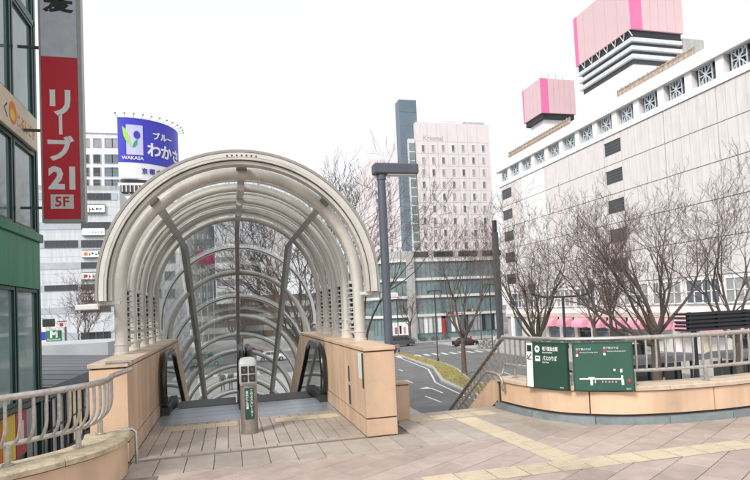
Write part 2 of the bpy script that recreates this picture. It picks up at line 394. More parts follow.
# deck slab under the tiles: follows the parapets
dp = [(-14, -14), (20, -14), (20, 7.6)]+[(p.x, p.y) for p in (CR.at(CR.len*(1-i/40), .36)[0] for i in range(41))]
dp += [(3.93, 7.62), (1.89, 7.62), (1.89, 9.86), (-1.44, 9.86), (-1.44, 6.5)]
dp += [(p.x, p.y) for p in (CL.at(CL.len*(1-i/40), .36)[0] for i in range(41))]
deck = struct(MB().prism([(x, y, -.75) for x, y in dp], (0, 0, .735)), 'deck', grout)

# ------------------------------------------------------------------ paving tiles, each piece a child of the deck
def clip(poly, nx, ny, c):
    """keep nx*x+ny*y <= c"""
    out = []
    for i in range(len(poly)):
        a, b = poly[i], poly[(i+1) % len(poly)]; da, db = nx*a[0]+ny*a[1]-c, nx*b[0]+ny*b[1]-c
        if da <= 0: out.append(a)
        if da*db < 0: t = da/(da-db); out.append((a[0]+(b[0]-a[0])*t, a[1]+(b[1]-a[1])*t))
    return out
def parea(p): return abs(sum(p[i][0]*p[(i+1) % len(p)][1]-p[(i+1) % len(p)][0]*p[i][1] for i in range(len(p))))/2
def seen(x, y):
    d = Vector((x, y, 0))-EYE; k = d.dot(F2)
    if k < .5: return False
    a, b = 375+FPX*d.dot(R3)/k, CYP-FPX*d.dot(U3)/k
    return -40 < a < 790 and b < 520
TW, TL, G = .28, .58, .0035
shared = {}
rest = {}
count = [0]
def tile(poly, m):
    if len(poly) < 3 or parea(poly) < .002: return
    cx = sum(p[0] for p in poly)/len(poly); cy = sum(p[1] for p in poly)/len(poly)
    z = random.uniform(-.0012, .0012)
    if seen(cx, cy) and count[0] < 298:
        count[0] += 1
        full = abs(parea(poly)-(TW-2*G)*(TL-2*G)) < 1e-4
        key = (m.name, round(math.atan2(poly[1][1]-poly[0][1], poly[1][0]-poly[0][0]), 3)) if full else None
        if key and key in shared: me = shared[key]
        else:
            top = [(cx+(p[0]-cx)*.985, cy+(p[1]-cy)*.985) for p in poly]
            me = MB().loft([[(x, y, -.0145) for x, y in poly], [(x, y, -.003) for x, y in poly], [(x, y, 0) for x, y in top]]).mesh('paving_tile', m, Vector((cx, cy, 0)))
            if key: shared[key] = me
        piece('paving_tile', me, deck, (cx, cy, z))
    else:
        rest.setdefault(m.name, MB()).prism([(x, y, -.0145) for x, y in poly], (0, 0, .0145+z))
def rect(x0, y0, x1, y1): return [(x0+G, y0+G), (x1-G, y0+G), (x1-G, y1-G), (x0+G, y1-G)]
# vestibule between the walls: three courses of lengthwise tiles
for j, (ya, yb) in enumerate(((6.66, 7.25), (7.25, 7.83), (7.83, 8.42))):
    for i in range(18):
        x0 = -1.065+i*.1434; x1 = min(x0+.1434, 1.515)
        if x1-x0 > .02: tile([(x0+.004, ya+.0008), (x1-.004, ya+.0008), (x1-.004, yb-.0008), (x0+.004, yb-.0008)], tile_beige)
# threshold: narrow slot drain of long thin stones
for i in range(5):
    x0 = -1.065+i*.516; tile(rect(x0, 6.53, x0+.516, 6.655), tile_beige)
bp('drain_cover', steel_dk, deck, -1.06, 6.465, -.012, 1.51, 6.522, .001)
# border course in front of the walls, and the strip that leads to the stairs
BY = 5.82
for i in range(-10, 25):
    x0 = -.20+i*.28; x1 = x0+.28
    if x0 > 4.75 or x0 < -1.3: continue
    tile(rect(x0, BY, x1, 6.46), tile_beige)
    if 1.85 > x0 or x0 > 3.95: continue
    if x0 > 1.85:
        tile(rect(max(x0, 1.89), 6.46, x1, 7.04), tile_beige); tile(rect(max(x0, 1.89), 7.04, x1, 7.60), tile_beige)
# foreground field laid at 31 degrees
ca, sa = math.cos(R(31)), math.sin(R(31))
ZO = .0
cands = []
for i in range(-60, 60):
    for j in range(-34, 40):
        u0 = i*TL+(j % 2)*TL/2; v0 = j*TW+.04
        c = [(u0+G, v0+G), (u0+TL-G, v0+G), (u0+TL-G, v0+TW-G), (u0+G, v0+TW-G)]
        p = [(u*ca-v*sa, u*sa+v*ca) for u, v in c]
        cx = sum(q[0] for q in p)/4; cy = sum(q[1] for q in p)/4
        if not (-9 < cx < 13 and -8 < cy < 6.4): continue
        p = clip(p, 0, 1, BY-G)
        if len(p) >= 3: cands.append((math.hypot(cx-1.5, cy-3.5), p))
cands.sort(key=lambda t: t[0])
for _, p in cands: tile(p, tile_pink)
for k, mb in rest.items():
    o = mb.build('paving_field', MATS[k], deck); o['kind'] = 'stuff'
# tactile paving: raised ribbed tiles
def tact_mesh(w, l):
    mb = MB().box(-w/2, -l/2, 0, w/2, l/2, .004)
    for i in range(4):
        x = -w/2+w*(i+.5)/4; mb.box(x-w*.055, -l*.44, .0042, x+w*.055, l*.44, .0085)
    return mb.mesh('tactile_tile', tact)
TM = tact_mesh(.285, .29)
for i in range(8): piece('tactile_tile', TM, deck, (2.955+.008*i, 7.0-.15-i*.304, .0015))
for i in range(18): piece('tactile_tile', TM, deck, (1.72+i*.304, 4.62-.008*i, .0022), R(90))
for i in range(4): piece('tactile_tile', TM, deck, (2.40+i*.304, 7.20, .0022), R(90))
TW2 = tact_mesh(.29, .30)
for x in (-.80, -.50, -.20): piece('tactile_tile', TM, deck, (x+.12, 8.1, .0022), R(90))
for x in (.72, 1.02, 1.32): piece('tactile_tile', TM, deck, (x, 8.05, .0022), R(90))
bp('access_cover', steel_dk, deck, -1.02, 5.45, -.01, -.70, 5.80, .004)

# ------------------------------------------------------------------ staircase down to the street
SX0, SX1, SY0 = 2.30, 3.70, 7.62
TREAD, RISE = .28, .1774
stair = thing('staircase', 'flight of concrete steps going down from the deck beside the curved parapet', 'staircase', (3.0, SY0, SZ))
for i in range(30):
    bp('step', pave_far, stair, SX0, SY0+i*TREAD+.002, -(i+1)*RISE-.40, SX1, SY0+(i+1)*TREAD+.02, -(i+1)*RISE)
SL = RISE/TREAD
def slope_wall(x0, x1, y0, ztop, root, y1=16.0, name='side_wall', depth=1.1):
    P = [(x0, y0, -.7), (x0, y0, ztop), (x0, y0+.12, ztop), (x0, y1, ztop-SL*(y1-y0-.12)), (x0, y1, max(SZ, ztop-SL*(y1-y0)-depth)), (x0, y0+1.2, -.7-SL*.4)]
    MB().prism(P, (x1-x0, 0, 0)).build(name, tan, root)
slope_wall(3.705, 3.93, 7.50, .42, stair)
slope_wall(2.14, 2.295, 7.46, .40, stair)
MB().prism([(3.695, 7.5, .06), (3.695, 7.5, .10), (3.695, 15.8, .10-SL*8.3), (3.695, 15.8, .06-SL*8.3)], (.006, 0, 0)).build('string_line', joint, stair)
def stair_rail(x, side, label):
    r_ = thing('stair_railing', label, 'railing', (x, 7.5, 0))
    y0, y1 = 7.42, 15.5
    def zt(y): return .97-SL*max(0, y-7.48)
    MB().tube([(x, y0, .97), (x, 7.48, .97), (x, y1, zt(y1))], .03, 10).build('top_rail', steel_dk, r_, True)
    MB().tube([(x, 7.6, zt(7.6)-.46), (x, y1, zt(y1)-.46)], .022, 8).build('lower_rail', steel_dk, r_, True)
    pr = [(0, 0, 0), (0, side*.02, -.10), (0, side*.0, -.17)]
    bm = MB().tube([(0, 0, 0), (side*.02, 0, -.12), (side*.085, 0, -.24), (side*.10, 0, -.33), (side*.06, 0, -.42), (0, 0, -.46)], .019, 6).mesh('baluster', steel, smooth=True)
    n = int((y1-7.6)/.13)
    for i in range(n): y = 7.62+i*.13; piece('baluster', bm, r_, (x, y, zt(y)))
    for i in range(9):
        y = 7.75+i*.95; MB().tube([(x, y, zt(y)-.46), (x, y, .40-SL*(y-7.62)-.02)], .024, 8).build('post', steel_dk, r_, True)
stair_rail(3.80, 1, 'sloping steel railing with bowed bars on the stair wall beside the green boards')
stair_rail(2.215, -1, 'sloping steel railing with bowed bars behind the low tan pillar')
hr = thing('stair_handrail', 'bent grey pipe handrail with curled end on the stair wall', 'handrail', (3.6, 7.5, 0))
def zh(y): return .60-SL*(y-7.5)
MB().tube([(3.62, 15, zh(15)), (3.62, 7.75, zh(7.75)), (3.62, 7.62, .50), (3.62, 7.35, .50), (3.62, 7.25, .48), (3.63, 7.2, .42), (3.63, 7.2, .32), (3.66, 7.22, .28), (3.70, 7.25, .28)], .021, 8).build('pipe', steel, hr, True)
for y in (8.6, 10.4, 12.2): MB().tube([(3.62, y, zh(y)), (3.71, y, zh(y)-.06)], .012, 6).build('bracket', steel_dk, hr)
# low pillar between the escalator wall and the stairs
lp = thing('low_pillar', 'low tan clad pillar with grey cap at the head of the stairs', 'pillar', (2.2, 7.3, 0))
bp('body', tan, lp, 2.095, 7.24, 0, 2.29, 7.455, .455, .006); bp('joint', joint, lp, 2.10, 7.245, .455, 2.285, 7.45, .47); bp('cap', coping_m, lp, 2.085, 7.23, .47, 2.30, 7.458, .505, .006)

# ------------------------------------------------------------------ curved parapets
def parapet(name, label, C, zc, cop_m, plinth, panels, cop_len, start=0.):
    r_ = thing(name, label, 'parapet', tuple(C.at(C.len*.5)[0]))
    C.bar(0, C.len, .03, .34, -.75, zc-.05).build('core', joint, r_)
    C.bar(0, C.len, .34, .375, -.75, zc-.055).build('outer_face', tan, r_)
    q = start
    while q < C.len-.05:
        e = min(C.len, q+panels); z0 = .112 if plinth else .012
        C.bar(q+.008, e-.008, .008, .032, z0, zc-.065).build('panel', tan, r_); q = e
    if plinth:
        q = 0.
        while q < C.len-.05:
            e = min(C.len, q+.82); C.bar(q+.004, e-.004, -.045, .03, .0, .08).build('plinth_stone', plinth_m, r_); q = e
    q = 0.
    while q < C.len-.05:
        e = min(C.len, q+cop_len)
        n = max(2, int((e-q)/.1)+1); rows = []
        zj = random.uniform(-.002, .002)
        for i in range(n):
            t = q+.003+(e-q-.006)*i/(n-1); o = [-.02, .39]; h = zc+zj
            P = [C.at(t, k)[0] for k in (-.02, .395, .395, .375, -.005, -.02)]; Z = [zc-.052, zc-.052, h-.012, h, h, h-.012]
            rows.append([(p.x, p.y, z) for p, z in zip(P, Z)])
        MB().loft(rows).build('coping_stone', cop_m, r_); q = e
    return r_
parapet('parapet', 'curved parapet of low tan panels on a grey plinth below the green boards', CR, .44, coping_m, True, 1.50, 1.25, start=.08)
parapet('parapet', 'curved tan parapet with lichen stained coping beside the green shop building', CL, .385, coping_lichen, False, 1.6, 1.1)

def railing(label, C, q0, q1, off, z0, zt, lo_off, loc, sp=.125, post=.95, extra=None, m=steel):
    r_ = thing('railing', label, 'railing', loc)
    n = int((q1-q0)/.12); P = [C.at(q0+(q1-q0)*i/n, off)[0] for i in range(n+1)]; Q = [C.at(q0+(q1-q0)*i/n, off+lo_off)[0] for i in range(n+1)]
    top = [(p.x, p.y, zt) for p in P]+([extra] if extra else [])
    MB().tube(top, .028, 10).build('top_rail', m, r_, True)
    MB().tube([(p.x, p.y, z0+.165) for p in Q], .021, 8).build('lower_rail', m, r_, True)
    h = zt-z0
    bm = MB().tube([(0, 0, h-.01), (0, 0, .33), (0, lo_off*.12, .27), (0, lo_off*.4, .215), (0, lo_off*.75, .18), (0, lo_off, .165)], .0138, 8).mesh('baluster', m, smooth=True)
    k = int((q1-q0)/sp)
    for i in range(k):
        p, d, nn = C.at(q0+(i+.5)*sp, off); piece('baluster', bm, r_, (p.x, p.y, z0), math.atan2(d.y, d.x))
    pm = MB().tube([(0, lo_off, .16), (0, lo_off, .006)], .023, 8).lathe((0, lo_off, 0), [(.045, .001), (.045, .012), (.025, .016)], 10).mesh('post', m, smooth=True)
    q = q0+.25
    while q < q1:
        p, d, nn = C.at(q, off); piece('post', pm, r_, (p.x, p.y, z0), math.atan2(d.y, d.x)); q += post
    return r_
railing('curved steel railing with upright bars behind the green boards', CR, .0, CR.len, .13, .442, 1.0, .018, (4.4, 6.0, .44), extra=None)
railing('curved steel railing with hooked bars beside the green shop building', CL, CL.len-9, CL.len-.02, .14, .387, .935, .11, (-1.6, 5.2, .39), sp=.108, post=.72, extra=(-1.03, 6.47, .975))
bpipe = thing('guard_pipe', 'small bent steel pipe guard at the foot of the escalator wall', 'pipe', (-1.0, 6.35, 0))
MB().tube([(-1.16, 6.40, .36), (-1.02, 6.40, .36), (-.985, 6.40, .33), (-.98, 6.40, .0)], .019, 8).build('pipe', steel, bpipe, True)

# ------------------------------------------------------------------ green guide boards hung on the railing
def board(q0, q1, label, m, z0=.395, z1=.975, tilt=.03):
    a, b = CR.at(q0, -.085)[0], CR.at(q1, -.085)[0]; d = (b-a).normalized(); n = Vector((d.y, -d.x, 0))
    up = Vector((n.x*tilt*-1, n.y*tilt*-1, 1)).normalized(); w = (b-a).length; h = z1-z0
    o = Vector((a.x, a.y, z0)); nn = d.cross(up)
    r_ = thing('guide_board', label, 'sign', tuple((a+b)/2+Vector((0, 0, z0))))
    c = o+d*(w/2)+up*(h/2)
    MB().obox(c-nn*.02, d*(w/2), up*(h/2), nn*.018).build('panel', m, r_)
    fr = MB()
    for s_ in (-1, 1):
        fr.obox(c+up*(s_*(h/2-.006))-nn*.019, d*(w/2+.006), up*.008, nn*.022); fr.obox(c+d*(s_*(w/2-.006))-nn*.019, d*.008, up*(h/2-.016), nn*.022)
    fr.build('frame', greend, r_)
    for s_ in (-.3, .3): MB().obox(c+d*(w*s_)+up*(h*.40)-nn*.12, d*.02, up*.02, nn*.10).build('bracket', darkgrey, r_)
    def pt(u, v): return o+d*(w*u)+up*(h*v)+nn*.0015       # u from left, v from bottom
    def patch(name, m2, u0, v0, u1, v1, e=.0016):
        MB().obox((pt(u0, v0)+pt(u1, v1))/2, d*(w*(u1-u0)/2), up*(h*(v1-v0)/2), nn*e).build(name, m2, r_)
    return r_, d, up, nn, w, h, pt, patch
q_b1 = [0, 0]
# board one spans the bend near the stairs
r_, d, up, nn, w, h, pt, patch = board(.80, 1.36, 'dark green guide board with white side strip and white station lettering', green_sign)
patch('white_strip', white, .012, .015, .17, .985)
patch('pictogram', black_p, .03, .79, .15, .93, .0026); patch('arrow', black_p, .04, .61, .14, .63, .0026)
MB().obox(pt(.09, .68)+nn*.001, (d+up).normalized()*.045, (up-d).normalized()*.007, nn*.0026).build('arrow', black_p, r_); patch('arrow', black_p, .04, .63, .06, .72, .0026)
text('地下鉄仙台駅', h*.105, white, r_, pt(.42, .86)+nn*.001, d, up, depth=.0015, align='L', bold=.01, sx=.62)
text('Subway Sendai Station', h*.045, white, r_, pt(.42, .775)+nn*.001, d, up, depth=.0015, align='L', sx=.62)
text('バスのりば', h*.115, white, r_, pt(.42, .655)+nn*.001, d, up, depth=.0015, align='L', bold=.01, sx=.62)
text('Bus Stop', h*.045, white, r_, pt(.42, .565)+nn*.001, d, up, depth=.0015, align='L')
ic = MB(); c = pt(.295, .85)+nn*.001
ic.prism([c+d*(math.cos(t)*.036)+up*(math.sin(t)*.045) for t in [k*math.pi/8 for k in range(16)]], nn*.0025); ic.build('subway_symbol', white, r_)
MB().obox(c+nn*.002+up*.004, d*.012, up*.014, nn*.0022).build('symbol_window', green_sign, r_)
patch('bus_symbol', white, .24, .585, .355, .70, .0026); patch('symbol_window', green_sign, .26, .64, .335, .675, .004)
text('仙台市', h*.03, white, r_, pt(.86, .05)+nn*.001, d, up, depth=.0015)
# board two with the underground plan
r_, d, up, nn, w, h, pt, patch = board(1.43, 2.07, 'mid green map board with a white line plan on the parapet railing', green_map)
patch('plan_line', white, .10, .235, .82, .262, .0022); patch('plan_line', white, .28, .12, .32, .234, .0022); patch('plan_line', white, .25, .263, .35, .285, .0022)
patch('plan_line', white, .79, .13, .83, .234, .0022); patch('plan_line', white, .79, .263, .82, .32, .0022)
patch('plan_station', offw, .78, .38, .815, .45, .0022); patch('plan_station', offw, .67, .41, .705, .45, .0022)
for k in range(5): patch('exit_dot', mat('map_pink', (.7, .35, .33), .5), .47+k*.055, .175, .492+k*.055, .205, .0022)
patch('exit_dot', white, .35, .165, .37, .215, .0022)
MB().prism([pt(.915, .22)+d*(math.cos(t)*.018)+up*(math.sin(t)*.026) for t in [k*math.pi/6 for k in range(12)]], nn*.003).build('here_mark', redd, r_)
for u, v in ((.06, .86), (.52, .88)):
    text('地下鉄のりば', h*.05, white, r_, pt(u, v)+nn*.001, d, up, depth=.0015, align='L'); patch('red_tab', redd, u, v-.10, u+.035, v-.035, .0022); patch('red_tab', white, u, v-.15, u+.035, v-.105, .0022)
    text('Underground passage guide', h*.032, white, r_, pt(u+.06, v-.07)+nn*.001, d, up, depth=.0015, align='L')
text('仙台市', h*.03, white, r_, pt(.9, .05)+nn*.001, d, up, depth=.0015)

# ------------------------------------------------------------------ escalator side walls
CX = .228
KY, TH = 12.5, math.tan(R(30))
YE = 22.4
def dz(y): return 0. if y <= KY else -(min(y, YE)-KY)*TH
def esc_wall(xi, xo, label):
    s_ = 1 if xo > xi else -1
    r_ = thing('escalator_wall', label, 'wall', ((xi+xo)/2, 6.5, 0))
    ya, yb = 6.5, 12.6
    MB().box(xi+s_*.012, ya+.012, -.75, xo-s_*.012, yb, 1.0).build('core', joint, r_)
    # end face, two courses
    bp('panel', tan, r_, min(xi, xo), ya, .0, max(xi, xo), ya+.03, .198, .004); bp('panel', tan, r_, min(xi, xo), ya, .214, max(xi, xo), ya+.03, .985, .004)
    # long faces
    ed = [6.531]+[6.5+.76*k for k in range(1, 8)]+[yb]
    for a, b in zip(ed, ed[1:]):
        for z0, z1 in ((.0, .198), (.214, .985)):
            bp('panel', tan, r_, xi, a+.005, z0, xi+s_*.012, b-.005, z1); bp('panel', tan, r_, xo-s_*.012, a+.004, z0 if z0 else -.75, xo, b-.004, z1)
    ed = [6.48]+[6.5+1.2*k for k in range(1, 5)]+[yb]
    for a, b in zip(ed, ed[1:]):
        bp('coping', coping_m if s_ < 0 else tan, r_, xi-s_*.012, a+.002, 1.0, xo+s_*.012, b-.002, 1.05, .006)
    # sloping cladding beside the moving stairs
    P = [(xi, yb, -.75), (xi, yb, 1.05), (xi, YE, 1.05+dz(YE)), (xi, YE, SZ+.13), (xi, 19.6, SZ+.13)]
    MB().prism(P, (xo-xi, 0, 0)).build('sloping_cladding', tan, r_)
    return r_
rw = esc_wall(1.52, 1.89, 'tan panelled escalator wall with a notice plate beside the low pillar')
lw_ = esc_wall(-1.07, -1.44, 'tan panelled escalator wall joining the lichen stained parapet')
bp('notice_plate', offw, rw, 1.512, 6.62, .66, 1.518, 6.80, .97); bp('notice_edge', green_sign, rw, 1.511, 6.555, .56, 1.5185, 6.612, .97)
bp('intercom_slot', darkgrey, rw, 1.508, 7.38, .55, 1.519, 7.44, .75); bp('intercom_slot', darkgrey, rw, 1.508, 7.36, .25, 1.519, 7.44, .50)
bp('cap_plate', steel, lw_, -1.28, 6.47, 1.052, -1.02, 6.56, 1.068)

# ------------------------------------------------------------------ barrel canopy
can = thing('escalator_canopy', 'cream barrel vaulted glass canopy sloping down over the escalators', 'canopy', (CX, 7.6, 1.05))
ZC = 1.86
def arch(y, Rr, z_end, n=28, zc=ZC):
    D = dz(y); P = [(CX-Rr, y, z_end+D)]
    if z_end < zc-.02: pass
    for i in range(n+1):
        a = math.pi*(1-i/n); P.append((CX+Rr*math.cos(a), y, zc+Rr*math.sin(a)+D))
    P.append((CX+Rr, y, z_end+D)); return P
RT, RG = 1.60, 1.785
ZG = 1.74
tubes = [8.0, 8.95, 9.9, 10.85, 11.8]
slope_t = [14.1, 16.0, 17.85, 19.7, 21.5]
for k, y in enumerate(tubes):
    MB().tube(arch(y, RT, 1.06, 36), .080 if k == 0 else .050, 12).build('tube_arch', cream, can, True)
for y in slope_t:
    MB().tube(arch(y, RT, 1.06, 30), .05, 10).build('tube_arch', cream, can, True)
for a, b in zip(tubes, tubes[1:]):
    for f_ in (.36, .70): MB().tube(arch(a+(b-a)*f_, RT+.07, 1.13 if f_ > .5 else 1.5, 32), .026, 8).build('slim_arch', cream2, can, True)
# collars at the post feet
cm = MB().lathe((0, 0, 0), [(.098, 0), (.098, .02), (.088, .03), (.088, .115), (.096, .12), (.096, .14)], 16).mesh('collar', cream, smooth=True)
for y in tubes+slope_t:
    for s_ in (-1, 1): piece('collar', cm, can, (CX+s_*RT, y, 1.05+dz(y)))
# flat ribs carrying the glass
def rib(y, m, w=.022, t=.03):
    P = [(CX+Rr*math.cos(a), ZC+Rr*math.sin(a)+dz(y)) for Rr, a in []]
    A = arch(y, RG-.012, ZG, 30); B = arch(y, RG-.012-t*1.6, ZG, 30)
    rows = []
    for a, b in zip(A, B): rows.append([(a[0], y-w, a[2]), (a[0], y+w, a[2]), (b[0], y+w, b[2]), (b[0], y-w, b[2])])
    MB().loft(rows).build('rib', m, can)
ys = [7.58+.4473*k for k in range(12)]
for y in ys: rib(y, cream2, .03, .034)
yslope = [KY+.93*k for k in range(1, 11)]
for y in yslope: rib(y, ribw, .045, .055)
def gasket(y, Rr): MB().tube(arch(y, Rr, ZG, 30), .009, 5).build('gasket', rubber, can)
for y in ys: gasket(y+.045, RG-.03)
for y in yslope: gasket(y-.055, RG-.10); gasket(y+.06, RG-.03)
# front fascia: two curved bands with a dark seal between
def band(y0, y1, R0, R1, m, name, zend=ZG):
    rows = []
    for a, b in zip(arch(0, R1, zend, 40), arch(0, R0, zend, 40)):
        rows.append([(a[0], y0, a[2]), (a[0], y1, a[2]), (b[0], y1, b[2]), (b[0], y0, b[2])])
    MB().loft(rows).build(name, m, can, True)
band(7.545, 7.66, RG-.005, RG+.028, mat('fascia_edge', (.30, .275, .24), .5), 'front_edge')
band(7.555, 7.70, RG-.10, RG-.008, cream, 'fascia_band')
band(7.60, 7.66, RG-.112, RG-.100, blackm, 'seal')
band(7.60, 7.76, RG-.155, RG-.112, cream, 'fascia_band')
bm = MB().lathe((0, 0, 0), [(.013, 0), (.013, .006), (.006, .010)], 8).mesh('bolt', darkgrey)
for i in range(-3, 4):
    a = math.pi/2+i*.036
    o = bpy.data.objects.new('bolt', bm); col.objects.link(o); o.parent = can
    o.location = Vector((CX+(RG-.05)*math.cos(a), 7.553, ZC+(RG-.05)*math.sin(a)))-ORG[can.name]; o.rotation_euler = (R(90), 0, 0)
# purlins: ridge and two haunches
def purlin(ang, Rr, r_, name='purlin'):
    w = []
    for y in (7.98, KY, YE):
        w.append((CX+Rr*math.cos(ang), y, ZC+Rr*math.sin(ang)+dz(y)))
    a = Vector((math.cos(ang), 0, math.sin(ang))); t = Vector((-math.sin(ang), 0, math.cos(ang)))
    rows = [[Vector(p)+a*.085+t*.045, Vector(p)-a*.06+t*.045, Vector(p)-a*.06-t*.045, Vector(p)+a*.085-t*.045] for p in w]
    MB().loft(rows).build(name, purlin_m, can)
    MB().obox(Vector(w[0])+Vector((0, -.13, 0))+a*.085, a*.045, t*.07, Vector((0, .05, 0))).build('bracket', mat('bracket_bronze', (.20, .17, .14), .5), can)
for ang in (R(134), R(46), R(90)): purlin(ang, RT-.03, 0)
# ridge light fittings
for y in (8.25, 9.4, 10.4): MB().tube([(CX-.005, y, ZC+RT-.13), (CX-.005, y+.55, ZC+RT-.13)], .055, 12).build('ridge_lamp', cream2, can, True)
# gutters at the springing and eave brackets
for s_ in (-1, 1):
    x = CX+s_*(RG-.01)
    MB().box(x-.03, 7.62, ZG-.05, x+.03, KY, ZG-.005).build('gutter', cream, can)
    MB().obox((CX+s_*(RG-.10), 7.72, ZG-.02), (.13, 0, 0), (0, .05, 0), (0, 0, .02)).build('eave_bracket', offw, can)
    for y in tubes: MB().box(CX+s_*(RT+.05), y-.02, ZG-.045, x-s_*.031, y+.02, ZG-.012).build('eave_arm', cream, can)
    MB().tube([(CX+s_*RT, 8.0, 1.33), (CX+s_*RT, 11.8, 1.33)], .02, 8).build('side_rail', cream2, can, True)
    # pierced racks between the posts
    for k in range(4):
        y = (tubes[k]+tubes[k+1])/2; xx = CX+s_*RT
        mb = MB()
        mb.box(xx-.012, y-.16, 1.12, xx+.012, y-.125, 1.95).box(xx-.012, y+.125, 1.12, xx+.012, y+.16, 1.95)
        for j in range(11): zq = 1.15+j*.074; mb.box(xx-.05, y-.123, zq, xx+.05, y+.123, zq+.02)
        mb.build('pierced_rack', cream2, can)
        mb = MB()
        for j in range(7):
            zq = 1.24+j*.105; mb.prism([(xx-.018, y+math.cos(t)*.045, zq+math.sin(t)*.04) for t in [q*math.pi/4 for q in range(8)]], (.036, 0, 0))
        mb.build('rack_disc', blackm, can)
# panes, one curved sheet per bay and quadrant
def pane(y0, y1, a0, a1, foot):
    n = 7; A = []; B = []
    if foot: A.append((CX+foot*RG, y0+.024, ZG+dz(y0))); B.append((CX+foot*RG, y1-.024, ZG+dz(y1)))
    for i in range(n):
        a = a0+(a1-a0)*i/(n-1); p = (CX+RG*math.cos(a), ZC+RG*math.sin(a)); A.append((p[0], y0+.024, p[1]+dz(y0))); B.append((p[0], y1-.024, p[1]+dz(y1)))
    MB().strip(A, B).build('pane', glass_can, can, True)
allr = ys+yslope
allr[11] = KY
for y0, y1 in zip(allr, allr[1:]):
    for a0, a1, ft in ((R(180), R(134.8), -1), (R(133.2), R(90.8), 0), (R(89.2), R(46.8), 0), (R(0), R(45.2), 1)): pane(y0, y1, a0, a1, ft)
# floodlight on the right eave and box on the left one
for x, y, lab in ((CX+1.97, 7.72, 'small white floodlight under the canopy eave near the lamp post'), (CX-1.93, 7.7, 'small pale box fitting under the canopy eave near the sign tower')):
    t_ = thing('floodlight', lab, 'floodlight', (x, y, ZG-.05))
    bp('housing', offw, t_, x-.13, y-.05, ZG-.10, x+.13, y+.05, ZG-.03, .01); MB().tube([(x, y, ZG-.03), (x-.18*(1 if x > 0 else -1), y, ZG-.02)], .012, 6).build('arm', steel_dk, t_)

# ------------------------------------------------------------------ escalators
def esc_z(y):
    """tread level along the run"""
    if y < 10.6: return 0.
    return max(SZ+.13, -(y-10.6)*TH)
def escalator(x0, x1, label):
    e = thing('escalator', label, 'escalator', ((x0+x1)/2, 8.45, 0))
    bp('floor_plate', plate_m, e, x0, 8.425, -.012, x1, 9.80, .006)
    for k in range(4): bp('plate_groove', darkgrey, e, x0+.04, 8.55+k*.36, .0062, x1-.04, 8.554+k*.36, .0068)
    bp('comb', blackm, e, x0+.15, 9.80, -.02, x1-.15, 9.95, .012); bp('comb_strip', yellow, e, x0+.15, 9.80, .0125, x0+.22, 9.84, .015)
    y = 9.96
    for k in range(29):
        z = esc_z(y+.2); st = MB().box(x0+.16, y, z-.24, x1-.16, y+.395, z-.004)
        o = st.build('step', darkgrey, e)
        y += .4
    for xs in (x0+.062, x1-.062):
        P = []
        for i in range(9):
            a = R(-100)-R(160)*i/8; P.append((xs, 9.55+.43*math.cos(a), .49+.43*math.sin(a)))
        yy = 9.6
        P = [(xs, 9.9, .08)]+P
        P += [(xs, 10.5, .92), (xs, 10.9, .90+esc_z(10.8))]
        yy = 11.2
        while yy < 20.3: P.append((xs, yy, .92+esc_z(yy))); yy += .8
        P += [(xs, 21.5, .92+SZ+.13)]
        MB().tube(P, .05, 12).build('handrail', rubber, e, True)
        # glass balustrade under the rail
        pol = [(9.2, .35), (9.24, .72), (9.45, .88), (10.5, .88), (20.2, .86+esc_z(20.2)), (20.2, .14+esc_z(20.2)), (10.6, .14), (9.35, .14)]
        MB().prism([(xs-.006, a, b) for a, b in pol], (.012, 0, 0)).build('balustrade', glass_bal, e)
        sk = [(9.25, -.2), (9.25, .13), (10.6, .13), (20.4, .13+esc_z(20.4)), (20.4, -.45+esc_z(20.4)), (10.6, -.4)]
        MB().prism([(xs-.06, a, b) for a, b in sk], (.12, 0, 0)).build('skirt', blackm, e)
    bot = [(9.9, -.75), (9.9, -.42), (10.6, -.45), (20.3, SZ-.02), (18, SZ-.02)]
    MB().prism([(x0+.1, a, b) for a, b in bot], (x1-x0-.2, 0, 0)).build('truss', darkgrey, e)
escalator(-1.058, .222, 'dark escalator with black handrails along the left parapet wall')
escalator(.236, 1.508, 'dark escalator with black handrails along the notice plate wall')

# ------------------------------------------------------------------ sign post in front of the escalators
kx, ky = .205, 7.40
kp = thing('signal_post', 'round steel post with four pictogram lamps in front of the escalators', 'sign post', (kx, ky, 0))
def dsec(z, sc=1., r=.105, ytrim=.0):
    return [(kx+r*sc*math.cos(2*math.pi*i/20), ky+r*sc*math.sin(2*math.pi*i/20), z) for i in range(20)]
MB().loft([dsec(.0, 1.05), dsec(.02, 1.05), dsec(.022), dsec(.60)]).build('body', steel_dk, kp, True)
def hsec(z, wx, yf, yb):
    P = []
    for i in range(20):
        a = 2*math.pi*i/20; c, s_ = math.cos(a), math.sin(a); e = .45
        P.append((kx+wx*math.copysign(abs(c)**e, c), ky+(yf+yb)/2+(yb-yf)/2*math.copysign(abs(s_)**e, s_), z))
    return P
hd = MB().loft([hsec(.602, .10, -.095, .085), hsec(.64, .112, -.125, .085), hsec(.86, .112, -.105, .085), hsec(.91, .108, -.09, .085), hsec(.945, .085, -.06, .07), hsec(.955, .04, -.02, .04)]).build('head', mat('post_head_grey', (.38, .38, .37), .45), kp, True)
for i in range(2):
    for j in range(2):
        x = kx-.048+i*.096; z = .70+j*.105; yf = ky-.128+(z-.64)*.09
        w_ = bp('pictogram_window', black_p, kp, x-.038, yf-.006, z-.044, x+.038, yf+.02, z+.044)
        MB().prism([(x+math.cos(t)*.010, yf-.0065, z+math.sin(t)*.018) for t in [q*math.pi/4 for q in range(8)]], (0, -.001, 0)).build('symbol', mat('dim_red', (.22, .07, .06), .4), w_)
bp('green_plate', green_sign, kp, kx-.052, ky-.112, .19, kx+.062, ky-.098, .575, .002)
